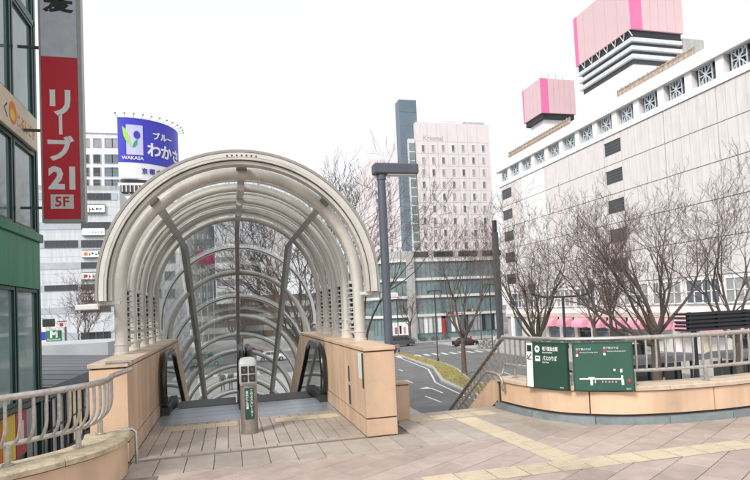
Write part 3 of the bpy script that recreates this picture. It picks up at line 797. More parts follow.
for s0, xx, y0 in (('このエスカレーター', kx+.030, .545), ('足元にご注意', kx-.022, .525)):
    for i, ch in enumerate(s0):
        if ch == 'ー': text('ー', .037, white, kp, (xx, ky-.1125, y0-i*.038), (0, 0, -1), (1, 0, 0), depth=.0012, bold=.015)
        else: text(ch, .037, white, kp, (xx, ky-.1125, y0-i*.038), (1, 0, 0), (0, 0, 1), depth=.0012, bold=.015)

# ------------------------------------------------------------------ lamp post on the deck
dl = thing('deck_lamp', 'blue grey lamp post with long box head beside the canopy', 'lamp post', (2.0, 7.15, 0))
MB().lathe((2.005, 7.12, 0), [(.09, 0), (.09, .02), (.058, .03), (.055, 3.0), (.052, 3.26)], 16).build('pole', lampm, dl, True)
MB().lathe((2.005, 7.12, 3.19), [(.064, 0), (.064, .06), (.058, .065)], 16).build('collar', lampm, dl, True)
bp('head', lampm, dl, 1.90, 7.04, 3.262, 2.505, 7.20, 3.405, .015); bp('lens', offw, dl, 2.08, 7.06, 3.252, 2.47, 7.18, 3.261)

# ================================================================== BUILDINGS
def window(root, c, u, v, n, hw, hh, fm, gm, fw=.06, proud=.06, bars=(0, 0), name='window'):
    """frame ring + pane, c on the wall face, u/v unit axes in the face, n outward"""
    c, u, v, n = Vector(c), Vector(u), Vector(v), Vector(n); mb = MB()
    for s_ in (-1, 1):
        mb.obox(c+u*(s_*(hw-fw/2))+n*(proud/2), u*(fw/2), v*hh, n*(proud/2)); mb.obox(c+v*(s_*(hh-fw/2))+n*(proud/2), u*(hw-fw), v*(fw/2), n*(proud/2))
    for i in range(bars[0]): mb.obox(c+u*(hw*(2*(i+1)/(bars[0]+1)-1))+n*(proud/2), u*(fw*.35), v*(hh-fw), n*(proud/2.3))
    for i in range(bars[1]): mb.obox(c+v*(hh*(2*(i+1)/(bars[1]+1)-1))+n*(proud/2), u*(hw-fw), v*(fw*.35), n*(proud/2.3))
    f = mb.build(name, fm, root)
    MB().obox(c+n*(proud*.15), u*(hw-fw), v*(hh-fw), n*(proud*.12)).build('pane', gm, f)
    return f
X, Y, Z = Vector((1, 0, 0)), Vector((0, 1, 0)), Vector((0, 0, 1))

# ------------------------------------------------------------------ green shop building
gb = thing('shop_building', 'green clad shop building with tinted glass and cream sign band', 'building', (-9, 15, SZ))
MB().box(-13, 8, SZ, -6.12, 20.6, 24).build('core', greend, gb)
bp('lower_band', greenb, gb, -6.12, 8, 2.62, -5.98, 20.72, 4.16); bp('ledge', greenb, gb, -6.12, 8, 4.165, -5.90, 20.85, 4.44, .02)
for y in (13.2, 16.9): bp('band_seam', greend, gb, -5.981, y, 2.64, -5.974, y+.02, 4.15)
bp('corner_post', greend, gb, -6.30, 20.60, SZ, -6.0, 20.78, 24)
for z0, z1 in ((-.85, 2.60), (4.46, 7.08), (8.24, 11.4), (11.6, 14.6)):
    for a, b in ((8.1, 12.0), (12.1, 15.9), (16.0, 18.55), (18.65, 20.55)):
        window(gb, (-6.12, (a+b)/2, (z0+z1)/2), -Y, Z, X, (b-a)/2, (z1-z0)/2, greend, win_green, .10, .10, (0, 0))
bp('transom', greend, gb, -6.115, 8, 7.085, -6.02, 20.6, 7.12); bp('floor_band', greend, gb, -6.115, 8, 11.41, -6.0, 20.7, 11.59)
bp('ground_fascia', darkgrey, gb, -6.12, 8, -.98, -5.95, 20.7, -.86)
for k, (m_, a, b) in enumerate(((redd, 15.6, 16.7), (orange, 16.75, 17.5), (yellow, 17.55, 18.5), (redd, 18.55, 19.4))):
    p_ = bp('poster', m_, gb, -6.115, a, -2.35, -6.06, b, -1.05)
    bp('poster_print', offw if k % 2 else yellow, p_, -6.059, a+.2, -1.9, -6.05, b-.25, -1.35)
for y in (19.6, 20.2): bp('shopfront_pane', win_dark, gb, -6.115, y-.15, -4.8, -6.07, y+.35, -1.1)
sb = thing('sign_band', 'cream shop sign with orange lettering on the green building', 'sign', (-6, 17, 7.6))
bp('panel', creamsign, sb, -6.02, 9.0, 7.13, -5.90, 20.42, 8.20, .015)
MB().prism([(-5.897, 18.25+.30*math.cos(t), 7.66+.33*math.sin(t)) for t in [k*math.pi/8 for k in range(16)]], (.004, 0, 0)).build('emblem', orange, sb)
MB().prism([(-5.892, 18.22+.2*math.cos(t), 7.58+.17*math.sin(t)) for t in [k*math.pi/6 for k in range(12)]], (.003, 0, 0)).build('emblem_leaf', yellow, sb)
text('じぶんどき', .46, orange, sb, (-5.897, 19.38, 7.60), (0, 1, 0), (0, 0, 1), depth=.003, bold=.01, sx=.72)
text('く', .5, black_p, sb, (-5.897, 17.72, 7.60), (0, 1, 0), (0, 0, 1), depth=.003)
# ------------------------------------------------------------------ projecting red sign
rs = thing('blade_sign', 'tall red blade sign with white lettering and grey frame', 'sign', (-4.8, 19.05, 4.58))
x0, x1, zt = -5.40, -4.22, 13.0
bp('core', offw, rs, x0+.03, 19.02, 4.62, x1-.03, 19.26, zt)
fm_ = mat('sign_frame_grey', (.36, .35, .34), .4, metal=.4)
bp('frame', fm_, rs, x0, 18.99, 4.57, x0+.05, 19.29, zt); bp('frame', fm_, rs, x1-.10, 18.99, 4.57, x1+.02, 19.29, zt); bp('frame', fm_, rs, x0+.051, 18.99, 4.57, x1-.101, 19.29, 4.66)
bp('red_face', red, rs, x0+.055, 18.995, 4.665, x1-.105, 19.015, 9.72); bp('white_face', mat('sign_grey_face', (.52, .54, .57), .5), rs, x0+.055, 18.996, 9.725, x1-.105, 19.016, zt)
cxs = (x0+.055+x1-.105)/2
for ch, z, s_ in (('リ', 8.28, .92), ('ブ', 6.86, .80)): text(ch, s_, white, rs, (cxs, 18.993, z), X, Z, depth=.003, bold=.04)
text('ー', .74, white, rs, (cxs, 18.993, 7.60), (0, 0, -1), (1, 0, 0), depth=.003, bold=.02)
text('21', .92, white, rs, (cxs, 18.993, 5.94), X, Z, depth=.003, bold=.045, sx=.95)
bp('floor_plate', offw, rs, cxs-.32, 18.985, 4.98, cxs+.32, 18.994, 5.42); text('5F', .42, red, rs, (cxs, 18.982, 5.20), X, Z, depth=.002, bold=.02)
for ch, z in (('髪', 11.55),): text(ch, .85, black_p, rs, (cxs, 18.993, z), X, Z, depth=.003, bold=.03)
for z in (5.0, 7.4, 10): bp('bracket', darkgrey, rs, -6.02, 19.1, z, x0, 19.18, z+.07)

# ------------------------------------------------------------------ low arcade building behind it
lb = thing('arcade_building', 'low dark roofed arcade with lit windows beside the escalator', 'building', (-9, 28, SZ))
MB().box(-15, 21.2, SZ, -6.35, 36, -1.0).build('core', darkgrey, lb)
MB().quadbox([(-15.2, 21, -1.0), (-5.85, 21, -1.0), (-5.85, 36.4, -1.0), (-15.2, 36.4, -1.0), (-15.2, 21, -.02), (-5.85, 21, -.62), (-5.85, 36.4, -.62), (-15.2, 36.4, -.02)]).build('roof', roof_dk, lb)
for k in range(9): MB().tube([(-5.9, 21.6+k*1.75, -.61), (-15.1, 21.6+k*1.75, -.015)], .012, 6).build('roof_seam', roof_dk, lb)
MB().box(-16.5, 20.8, SZ, -15.22, 44, .42).build('parapet', roof_lt, lb); MB().box(-15.2, 36.42, SZ, -7, 44, .22).build('annex', roof_lt, lb)
k = 0
for y in [21.8+.92*i for i in range(15)]:
    window(lb, (-6.35, y+.4, -2.3), -Y, Z, X, .40, 1.1, blackm, (lit_y if k in (4, 5, 11) else win_far if k % 3 else win_dark), .06, .08, (0, 1)); k += 1

# ------------------------------------------------------------------ grey office block with stacked name boards
GY = 70.
def gx(px, py): p = on(px, py, 1, GY); return p
ob = thing('office_block', 'pale grey office block with dark window bands and stacked name boards', 'building', (-16, GY+6, SZ))
xl, xr = gx(20, 250).x, gx(121, 250).x; ztop = gx(90, 190).z
MB().box(xl, GY, SZ, xr, GY+16, ztop).build('wall', greyblue, ob)
bands = [(193, 200), (222, 229.5), (240, 247.5), (262, 268.5), (284, 290), (306, 312.5), (332, 340)]
for a, b in bands:
    za, zb = gx(90, b).z, gx(90, a).z
    bp('grey_band', greyband, ob, xl+.2, GY-.05, za, xr-.2, GY+.1, zb)
    xa, xb = gx(81, a).x, gx(111, a).x
    for i in range(4):
        w0 = xa+(xb-xa)*i/4; window(ob, ((w0+(xb-xa)/8), GY-.05, (za+zb)/2), X, Z, -Y, (xb-xa)/8-.02, (zb-za)/2-.03, darkgrey, win_dark, .05, .05)
    if a in (240, 284):
        for i in range(3):
            w0 = gx(44, a).x+i*1.15; window(ob, (w0+.6, GY-.05, (za+zb)/2), X, Z, -Y, .55, (zb-za)/2-.03, darkgrey, win_dark, .05, .05)
for i in range(24): bp('panel_joint', greyband, ob, xl, GY-.012, SZ+2+i*.95, xr, GY-.004, SZ+2.025+i*.95)
bp('roof_parapet', conc, ob, xl, GY, ztop+.002, xr, GY+.4, ztop+.5)
for px, py, s_ in ((94, 209, 'カルチャー'), (94, 232, 'クリニック'), (94, 254, 'サロン'), (94, 276, '英会話'), (94, 297, '歯科')):
    t_ = thing('name_board', {209: 'white name board with dark lettering, topmost on the grey office block', 232: 'plain white name board with faint lettering, second from the top of the stack', 254: 'white name board with orange and dark marks on the grey office block', 276: 'white name board with a red mark on the grey office block', 297: 'white name board with dark marks, lowest above the canopy eave'}[py], 'sign', tuple(gx(px, py)+Vector((0, -.1, 0))), 'name boards on the grey office block')
    a, b = gx(83, py+4), gx(105, py-4); bp('panel', white, t_, a.x, GY-.28, a.z, b.x, GY-.1, b.z, .03)
    fr = MB(); 
    for zq in (a.z, b.z): fr.box(a.x-.03, GY-.30, zq-.04, b.x+.03, GY-.09, zq+.04)
    fr.build('frame', darkgrey, t_)
    rr_ = random.Random(py); xq = a.x+.7
    while xq < b.x-.35:
        ww = rr_.uniform(.1, .32); zq = (a.z+b.z)/2+rr_.uniform(-.12, .12); hh_ = rr_.uniform(.08, .26)
        bp('mark', black_p if py != 232 else greyband, t_, xq, GY-.287, zq-hh_, xq+ww*.4, GY-.281, zq+hh_); bp('mark', black_p if py != 232 else greyband, t_, xq, GY-.289, zq-.05, xq+ww, GY-.2875, zq+.05); xq += ww+rr_.uniform(.06, .2)
    if py in (254, 276): bp('mark', orange if py == 254 else redd, t_, a.x+.15, GY-.29, a.z+.25, a.x+.55, GY-.282, b.z-.25)
# burger sign in front
msx = on(52, 335, 1, 62)
ms = thing('restaurant_sign', 'green restaurant sign with a white letter M on a white post', 'sign', (msx.x, 62, SZ+.13))
a, b = on(47, 342, 1, 62), on(61.5, 330, 1, 62)
bp('panel', mat('mos_green', (.01, .21, .085), .45), ms, a.x, 61.9, a.z, b.x, 62.1, b.z, .02); text('M', .85, white, ms, ((a.x+b.x)/2, 61.89, (a.z+b.z)/2+.18), X, Z, depth=.006, bold=.06, sx=1.05)
text('MOS BURGER', .2, white, ms, ((a.x+b.x)/2, 61.89, a.z+.2), X, Z, depth=.006, bold=.02)
bp('post', white, ms, a.x-.7, 61.9, SZ+.13, a.x-.05, 62.1, b.z+.6); bp('blue_tab', blue, ms, a.x-.68, 61.88, a.z+.2, a.x-.07, 61.9, b.z-.1); bp('base_post', steel_dk, ms, (a.x+b.x)/2-.1, 61.95, SZ+.13, (a.x+b.x)/2+.1, 62.05, a.z)
a, b = on(44, 328, 1, 61), on(69, 319, 1, 61)
ss = thing('shop_sign', 'dark and red shop sign above the green restaurant sign', 'sign', ((a.x+b.x)/2, 61, SZ+.13))
bp('panel', offw, ss, a.x+1, 60.9, a.z, b.x, 61.05, b.z, .02); bp('dark_tab', black_p, ss, a.x-.1, 60.88, a.z+.1, a.x+.95, 61.05, b.z+.1); bp('red_print', redd, ss, a.x+1.4, 60.885, a.z+.1, b.x-.5, 60.898, a.z+.4)
bp('red_print', black_p, ss, a.x+1.2, 60.884, a.z+.55, b.x-.2, 60.898, b.z-.15); bp('post', darkgrey, ss, b.x-.4, 60.95, SZ+.13, b.x-.25, 61.04, a.z)

# ------------------------------------------------------------------ white block behind, then the block with the curved blue sign
WY = 100.
def wx(px, py): return on(px, py, 1, WY)
wb = thing('white_block', 'white office block with rows of paired windows behind the red blade sign', 'building', (-25, WY+8, SZ))
a, b = wx(60, 136), wx(121, 134); MB().box(a.x, WY, SZ, b.x, WY+18, b.z).build('wall', whiteb, wb); bp('cornice', whiteb, wb, a.x-.2, WY-.2, b.z+.002, b.x+.2, WY+1, b.z+.7)
for py in (143, 159, 172, 184):
    for px in (70, 77, 85.5, 97, 108.5, 116):
        p = wx(px, py); window(wb, (p.x, WY, p.z), X, Z, -Y, .62, .78, conc, win_far if py == 143 else win_blue if (px > 100) else win_dark, .1, .08)
BYY = 92.
bb = thing('corner_block', 'off white corner block with roof louvres carrying the curved blue sign', 'building', (-8, BYY+10, SZ))
def bx_(px, py): return on(px, py, 1, BYY)
a, b = bx_(117, 182), bx_(172, 182)
MB().box(a.x, BYY+.5, SZ, b.x+.6, BYY+20, a.z).build('wall', whiteb, bb)
for k, py in enumerate((190, 206, 222, 240, 258, 276, 294)):
    for px in (124, 133): p = bx_(px, py); window(bb, (p.x, BYY+.5, p.z), X, Z, -Y, .6, .7, conc, win_dark, .1, .08)
    p = bx_(156, py)
    for i in range(3): window(bb, (p.x-2+i*2.0, BYY+.5, p.z), X, Z, -Y, .8, .75, conc, win_blue, .1, .08)
bp('louvre_band', darkgrey, bb, a.x+.4, BYY+.3, a.z-1.5, a.x+7.5, BYY+.49, a.z-.4)
for k in range(12): bp('louvre', offw, bb, a.x+.6+k*.58, BYY+.15, a.z-1.45, a.x+.75+k*.58, BYY+.29, a.z-.45)
# curved sign
rad = 7.2; tl = on(117, 117, 1, BYY); bl = on(117.5, 162, 1, BYY); wl_ = on(118, 178, 1, BYY)
cc = Vector((tl.x+1.0, BYY+rad, 0))
cs = thing('curved_sign', 'curved blue rooftop sign with leaf emblem and white lettering', 'sign', (cc.x, BYY, wl_.z))
def cyl(a, r_, z): return (cc.x+r_*math.sin(a), cc.y-r_*math.cos(a), z)
def arcband(z0, z1, r0, r1, a0, a1, m_, name, n=26, parent=cs):
    rows = []
    for i in range(n+1):
        t = a0+(a1-a0)*i/n; rows.append([cyl(t, r1, z0), cyl(t, r0, z0), cyl(t, r0, z1), cyl(t, r1, z1)])
    return MB().loft(rows).build(name, m_, parent, True)
A0, A1 = -math.asin(1/rad), R(95)
arcband(bl.z, tl.z, rad-.25, rad, A0, A1, blue, 'blue_panel'); arcband(wl_.z+.05, bl.z-.02, rad-.25, rad-.02, A0, A1, white, 'white_strip')
arcband(wl_.z-.6, wl_.z+.04, rad-1.2, rad-.8, A0, A1, darkgrey, 'support')
for i in range(12):
    t = A0+(A1-A0)*i/11; p = cyl(t, rad+.9, tl.z+.35); MB().tube([cyl(t, rad-.1, tl.z), p], .03, 5).build('lamp_arm', steel_dk, cs); bp('lamp', darkgrey, cs, p[0]-.09, p[1]-.15, p[2]-.06, p[0]+.09, p[1]+.15, p[2]+.06)
def ctext(s_, size, m_, amid, z, rr=rad+.03, **k):
    return text(s_, size, m_, cs, (0, 0, 0), X, Z, warp=lambda a, b, c: Vector(cyl(amid+a/rad, rr+.05-c, z+b)), depth=.03, **k)
H = tl.z-bl.z
for ch, am in (('わ', .60), ('か', .92), ('さ', 1.24)): ctext(ch, H*.34, white, am, bl.z+H*.33, bold=.03)
for ch, am in (('ブ', .66), ('ル', .84), ('ー', 1.02)): ctext(ch, H*.18, white, am, bl.z+H*.66, bold=.03)
for i, ch in enumerate('京都本社／'): ctext(ch, H*.135, mat('print_blue', (.06, .06, .3), .5),   .38+i*.16, (wl_.z+bl.z)/2+.02, rr=rad+.01, bold=.02)
def cpoly(pts, m_, name, rr):  # pts in (angle, z)
    n = len(pts); mb = MB(); mb.v = [Vector(cyl(a, rr, z)) for a, z in pts]+[Vector(cyl(a, rr+.03, z)) for a, z in pts]
    mb.f = [tuple(range(n, 2*n))]+[(i, (i+1) % n, n+(i+1) % n, n+i) for i in range(n)]; return mb.build(name, m_, cs)
a0, a1, z0, z1 = .03, .36, bl.z+H*.17, bl.z+H*.84
cpoly([(a0, z0), (a0+.09, z0), (a0+.18, z0), (a1, z0), (a1, z1), (a0+.18, z1), (a0+.09, z1), (a0, z1)], lilac, 'emblem_panel', rad+.05)
cpoly([(.24+.065*math.cos(t), bl.z+H*.62+H*.09*math.sin(t)) for t in [k*math.pi/8 for k in range(16)]], blue, 'emblem_berry', rad+.09)
cpoly([(-.045, bl.z+H*.80), (.02, bl.z+H*.74), (.09, bl.z+H*.55), (.125, bl.z+H*.34), (.05, bl.z+H*.42), (-.02, bl.z+H*.58)], lime, 'emblem_leaf', rad+.09)
cpoly([(.145, bl.z+H*.33), (.18, bl.z+H*.45), (.25, bl.z+H*.53), (.24, bl.z+H*.42), (.20, bl.z+H*.35)], leafg, 'emblem_leaf', rad+.09)
ctext('WAKASA', H*.105, white, .15, bl.z+H*.10, bold=.02)

# ------------------------------------------------------------------ hotel, slab tower, glass podium
HY = 122.
def hx(px, py): return on(px, py, 1, HY)
ho = thing('hotel_tower', 'pale pink hotel tower with slim windows above the glass podium', 'hotel', (50, HY+8, SZ))
a, b = hx(415.5, 125), hx(488.5, 125); hl, hr_ = a.x, b.x; ht = b.z
MB().box(hl, HY, 12, hr_, HY+22, ht).build('wall', hotel_m, ho)
for k in range(8):
    zz = hx(450, 146+k*15.4)
cols_ = [423, 433, 443, 453, 463, 473, 483]
wm = None
for r0 in range(9):
    for cpx in cols_:
        p = hx(cpx+r0*.35, 148.5+r0*12.1)
        window(ho, (p.x, HY, p.z), X, Z, -Y, .42, .82, hotel_m, win_far if (cpx+r0) % 3 else win_blue, .08, .10)
for cpx in (428, 438, 448, 458, 468, 478): p = hx(cpx, 150); bp('panel_seam', store_joint, ho, p.x-.03, HY-.01, 14, p.x+.03, HY-.002, ht)
for r0 in range(10): z_ = hx(450, 142+r0*12.1).z; bp('panel_seam', store_joint, ho, hl, HY-.012, z_-.03, hr_, HY-.011, z_+.03)
bp('plant_room', conc, ho, hl+13, HY+2, ht+.002, hr_-.2, HY+12, ht+1.2); bp('parapet_rail', offw, ho, hl+6.5, HY+.2, ht+.002, hl+11.5, HY+.4, ht+.6)
text('Kriomal', 1.55, mat('hotel_letter', (.42, .39, .39), .6), ho, (hx(433, 138).x, HY-.03, hx(433, 138).z), X, Z, depth=.02, bold=.0)
st_ = thing('slab_tower', 'dark slate blue slab tower rising behind the pink hotel', 'tower', (41, HY+6, SZ))
a, b = hx(400.5, 97), hx(418, 97); MB().box(a.x, HY+1.5, SZ, b.x, HY+4.5, a.z).build('wall', slab_m, st_)
for k in range(14): bp('seam', darkgrey, st_, a.x, HY+1.488, 4+k*3.3, b.x, HY+1.497, 4.05+k*3.3)
sg = thing('stair_glazing', 'narrow glazed lift shaft between the hotel and the slab tower', 'lift shaft', (42, HY, 12))
a, b = hx(409, 138), hx(415.3, 138); MB().box(a.x, HY+.6, 12, b.x-.02, HY+1.49, a.z).build('frame', offw, sg)
for k in range(13): z_ = a.z-1-k*2.1; bp('pane', win_teal, sg, a.x+.1, HY+.5, z_-1.75, b.x-.1, HY+.595, z_)
# pale residential block left of it
PY = 150.
pb = thing('pale_block', 'pale pink grid fronted block behind the lamp post', 'building', (40, PY+8, SZ))
a, b = on(372, 176, 1, PY), on(404, 160, 1, PY); MB().box(a.x, PY, SZ, b.x+3, PY+18, b.z).build('wall', hotel_m, pb)
for i in range(7):
    for j in range(11):
        p = on(375.5+i*4.4, 180+j*8.0-i*2.0, 1, PY); window(pb, (a.x+1.0+i*1.25, PY, b.z-2.2-j*2.35), X, Z, -Y, .38, .62, hotel_m, win_far, .06, .08)
# podium: curved glass, four storeys
PD = 112.
def pdx(px, py): return on(px, py, 1, PD)
po = thing('glass_podium', 'teal glass podium with white floor bands and a rounded corner', 'building', (45, PD+5, SZ))
x0, x1 = pdx(378, 300).x, pdx(503, 300).x; ptop = pdx(440, 251).z
def ring(off, z):
    P = []
    rr = 6.5-off if False else 6.5
    for i in range(9):
        t = R(90)*i/8; P.append((x0+rr-(rr+off)*math.cos(t), PD+rr-(rr+off)*math.sin(t), z))
    P.append((x1+off, PD-off, z)); P.append((x1+off, PD+24, z)); P.append((x0-off, PD+24, z)); return P
MB().loft([ring(-.3, SZ+.13), ring(-.3, ptop)]).build('core', win_teal, po)
fl = [pdx(440, q).z for q in (334, 314.5, 296, 278.5, 260)]
for k, z_ in enumerate(fl[1:]): MB().loft([ring(.25, z_-.28), ring(.25, z_+.28)]).build('floor_band', offw, po)
MB().loft([ring(.0, fl[4]+.29), ring(.0, ptop+.1)]).build('parapet', conc, po)
for i in range(4):
    xx = x0+7+i*5.6
    if xx+4.2 < x1: bp('loggia', win_dark, po, xx, PD-.08, fl[4]+.7, xx+4.4, PD-.005, ptop-.1)
n_m = 22
for lv in range(4):
    z0, z1 = fl[lv]+.29, fl[lv+1]-.29
    for i in range(n_m):
        xx = x0+6.6+(x1-x0-6.8)*i/(n_m-1); bp('mullion', mat('mullion_teal', (.22, .29, .29), .4, metal=.3), po, xx-.06, PD+.02, z0, xx+.06, PD+.28, z1)
    for i in range(n_m-1):
        xx = x0+6.6+(x1-x0-6.8)*i/(n_m-1); xw = (x1-x0-6.8)/(n_m-1)
        m_ = random.choice((win_teal, win_teal, win_teal, win_teal, win_blue)) if lv else random.choice((offw, win_far, white, win_blue, win_dark))
        bp('pane', m_, po, xx+.08, PD+.14, z0+.05, xx+xw-.08, PD+.22, z1-.05)
    for i in range(1, 8):
        t = R(90)*i/8; c = Vector((x0+6.5-6.42*math.cos(t), PD+6.5-6.42*math.sin(t), 0)); MB().obox(c+Z*((z0+z1)/2), (.06, 0, 0), (0, .06, 0), (0, 0, (z1-z0)/2)).build('mullion', MATS['mullion_teal'], po)
bp('shop_banner', redd, po, pdx(443, 320).x-.3, PD-.5, SZ+1.0, pdx(443, 320).x+.35, PD-.3, SZ+4.2)
bp('entrance_column', conc, po, pdx(412, 320).x-.8, PD-.7, SZ+.13, pdx(412, 320).x+.8, PD+.1, ptop)
for px, s_ in ((400, 'OPEN'), (391, '')):
    p = pdx(px, 323)
    bp('shop_panel', white, po, p.x-1.6, PD-.4, SZ+.8, p.x+1.6, PD-.27, SZ+3.9)
    for k in range(3): bp('panel_print', black_p if k % 2 else mat('print_pink', (.6, .25, .3), .5), po, p.x-1.2+k*.9, PD-.41, SZ+1.5, p.x-.75+k*.9, PD-.402, SZ+2.9+.3*(k % 2))

# ------------------------------------------------------------------ department store along the avenue, facade on x = 50
SXF = 50.
ds = thing('department_store', 'huge white tiled department store with lattice top band and pink awnings', 'store', (SXF+15, 68, SZ))
YA, YB = 30., 95.6
MB().box(SXF+.06, YA, SZ, SXF+40, YB, 23.4).build('core', store_joint, ds)
ye = [YB, 91.1, 87.5, 80.2, 73.4, 65.3, 61.8, 54.4, 47.0, 39.5, YA]
ze = [.2, 3.4, 7.35, 11.3, 15.2, 19.15, 23.0]
def slot(y0, y1): return (abs(y1-91.1) < .1 or abs(y1-65.3) < .1)
for i in range(len(ye)-1):
    y1, y0 = ye[i], ye[i+1]
    for j in range(len(ze)-1):
        z0, z1 = ze[j], ze[j+1]
        g = .05
        is_slot = (i in (0, 5)) and j >= 1
        m_ = store_white if (i == 2 and j >= 3) else store_pink
        if is_slot:
            s0, s1 = (y0+.1, y1-.1) if i == 5 else (y0+.15, y1-.7)
            zs0, zs1 = z1-2.6, z1-.75
            bp('panel', m_, ds, SXF-.10, y0+g, z0+g, SXF+.055, y1-g, zs0); bp('panel', m_, ds, SXF-.10, y0+g, zs1, SXF+.055, y1-g, z1-g)
            bp('panel', m_, ds, SXF-.10, y0+g, zs0+.002, SXF+.055, s0, zs1-.002); bp('panel', m_, ds, SXF-.10, s1, zs0+.002, SXF+.055, y1-g, zs1-.002)
            w_ = bp('slot_window', win_dark, ds, SXF+.03, s0, zs0+.002, SXF+.057, s1, zs1-.002)
            for q in range(4): bp('louvre', darkgrey, w_, SXF-.02, s0+.05, zs0+.3+q*.42, SXF+.02, s1-.05, zs0+.36+q*.42)
            bp('slot_floor', conc, w_, SXF-.09, s0, zs0+.003, SXF+.03, s1, zs0+.08)
        else:
            bp('panel', m_, ds, SXF-.10, y0+g, z0+g, SXF+.055, y1-g, z1-g)
# fine upright tile joints on the blank panels
for y in [YA+1.22*k for k in range(1, 26)]:
    bp('tile_joint', store_joint, ds, SXF-.104, y, 7.4, SXF-.1005, y+.03, 22.9)
# top band: piers, lattice windows, cornice
MB().box(SXF+.55, YA, 23.42, SXF+40, YB, 26.3).build('attic', darkgrey, ds)
bp('sill_band', store_white, ds, SXF-.25, YA, 23.02, SXF+.5, YB+.3, 23.75)
MB().box(SXF-.55, YA, 25.85, SXF+.5, YB+.6, 27.3).build('cornice', store_white, ds)
MB().box(SXF+.5, YA, 26.31, SXF+40, YB+.6, 27.3).build('roof_deck', store_white, ds)
pitch = 4.12
lat = MB()
def bar(mb, y0, z0, y1, z1, w=.05):
    a, b = Vector((0, y0, z0)), Vector((0, y1, z1)); d = (b-a).normalized(); n = d.cross(X)
    mb.obox((a+b)/2, (b-a)/2, n*w, X*.06)
for y0, z0, y1, z1 in ((-.85, -.95, -.85, .95), (.85, -.95, .85, .95), (-.8, -.95, .8, -.95), (-.8, .95, .8, .95), (-.8, -.9, .8, .9), (-.8, .9, .8, -.9), (0, -.9, 0, .9), (-.8, 0, .8, 0), (-.4, .9, -.4, .3), (.4, .9, .4, .3), (-.4, -.3, -.4, -.9), (.4, -.3, .4, -.9)): bar(lat, y0, z0, y1, z1)
latm = lat.mesh('lattice', mat('lattice_bluewhite', (.55, .60, .64), .5))
for k in range(16):
    y = 93.6-k*pitch
    if y < YA+1: break
    bp('pier', store_white, ds, SXF-.2, y-2.55, 23.76, SXF+.54, y-1.55, 25.84)
    piece('lattice', latm, ds, (SXF+.12, y, 24.8))
    bp('attic_pane', win_blue if k < 9 else win_dark, ds, SXF+.35, y-1.0, 23.78, SXF+.42, y+.9, 25.83)
# street front: glazing, columns, awnings
bp('street_band', beige, ds, SXF-.3, YA, -1.15, SXF+.05, YB, -.55); bp('fascia', store_white, ds, SXF-.2, YA, -.54, SXF+.05, YB, .19)
for k in range(17):
    y = 93.2-k*3.9
    if y < YA: break
    bp('column', beige if k % 2 else store_white, ds, SXF-.35, y-.35, SZ+.14, SXF+.05, y+.35, -1.16)
    sw = bp('shop_window', random.choice((win_far, win_blue, offw, win_dark)), ds, SXF+.0, y-3.5, SZ+.3, SXF+.05, y-.4, -1.2)
    bp('transom', steel_dk, sw, SXF-.04, y-3.5, -3.2, SXF-.005, y-.4, -3.1)
    if k > 2:
        mb = MB(); P = [(SXF-.36, -1.2)]+[(SXF-.36-1.25*math.sin(t), -2.35+1.15*math.cos(t)) for t in [R(10*q) for q in range(1, 10)]]+[(SXF-1.6, -2.55), (SXF-.36, -2.50)]
        mb.prism([(p[0], y-3.2, p[1]) for p in P], (0, 2.5, 0)); mb.build('awning', pinkaw, ds)
for k in range(12):
    y = 92-k*5.2
    if y > YA+2: window(ds, (SXF-.102, y, 1.75), -Y, Z, -X, 2.3, 1.35, store_white, win_far if k % 4 else win_blue, .14, .12, (3, 1))
# roof fence
fc = thing('roof_fence', 'brown lattice fence along the department store roof edge', 'fence', (SXF+2, 70, 27.3))
netm = mat('fence_net', (.44, .37, .31), .9, var=.45, scale=2.5)
for fy0, fy1, fx, fz in ((75.5, 95.2, SXF+2.0, 29.7), (52.5, 66.0, SXF+3.2, 30.2)):
    n_ = int((fy1-fy0)/.8)
    for k in range(n_+1): y = fy0+(fy1-fy0)*k/n_; bp('post', fence_m, fc, fx-.05, y-.05, 27.3, fx+.05, y+.05, fz+.1*(k % 2))
    for k in range(4): z_ = 27.7+(fz-27.9)*k/3; bp('rail', fence_m, fc, fx-.10, fy0, z_, fx-.052, fy1, z_+.09)
    bp('mesh_panel', netm, fc, fx+.052, fy0, 27.5, fx+.09, fy1, fz-.1)
# pink rooftop boxes
def pink_tower(label, xf, pl, pf, pr, ztopadd, stripe_px, base_pxs):
    """pl, pf, pr: bottom corners (left, front, right) in pixels; front face on x = xf"""
    L_, F_ = on(*pl, 0, xf), on(*pf, 0, xf); y0, y1 = F_.y, L_.y; R_ = on(*pr, 1, y0); zb = (L_.z+F_.z)/2; zt_ = zb+ztopadd
    t_ = thing('rooftop_box', label, 'rooftop box', ((xf+R_.x)/2, (y0+y1)/2, 27.3))
    MB().box(xf, y0, zb, R_.x, y1, zt_).build('cladding', pink_box, t_)
    w = (R_.x-xf)
    bp('stripe', pink_hot, t_, xf+.02, y0-.05, zb-.02, xf+w*.22, y0-.004, zt_+.02); bp('stripe', pink_hot, t_, xf-.05, y1-(y1-y0)*.07, zb-.02, xf-.004, y1-.05, zt_+.02)
    for q in range(1, 5): bp('seam', mat('pink_seam', (.50, .34, .36), .6), t_, xf-.012, y0+(y1-y0)*q/5, zb, xf-.003, y0+(y1-y0)*q/5+.05, zt_); bp('seam', MATS['pink_seam'], t_, xf+w*(.22+.78*q/5), y0-.012, zb, xf+w*(.22+.78*q/5)+.05, y0-.003, zt_)
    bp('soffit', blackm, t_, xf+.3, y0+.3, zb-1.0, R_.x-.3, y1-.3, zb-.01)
    return t_, xf, R_.x, y0, y1, zb
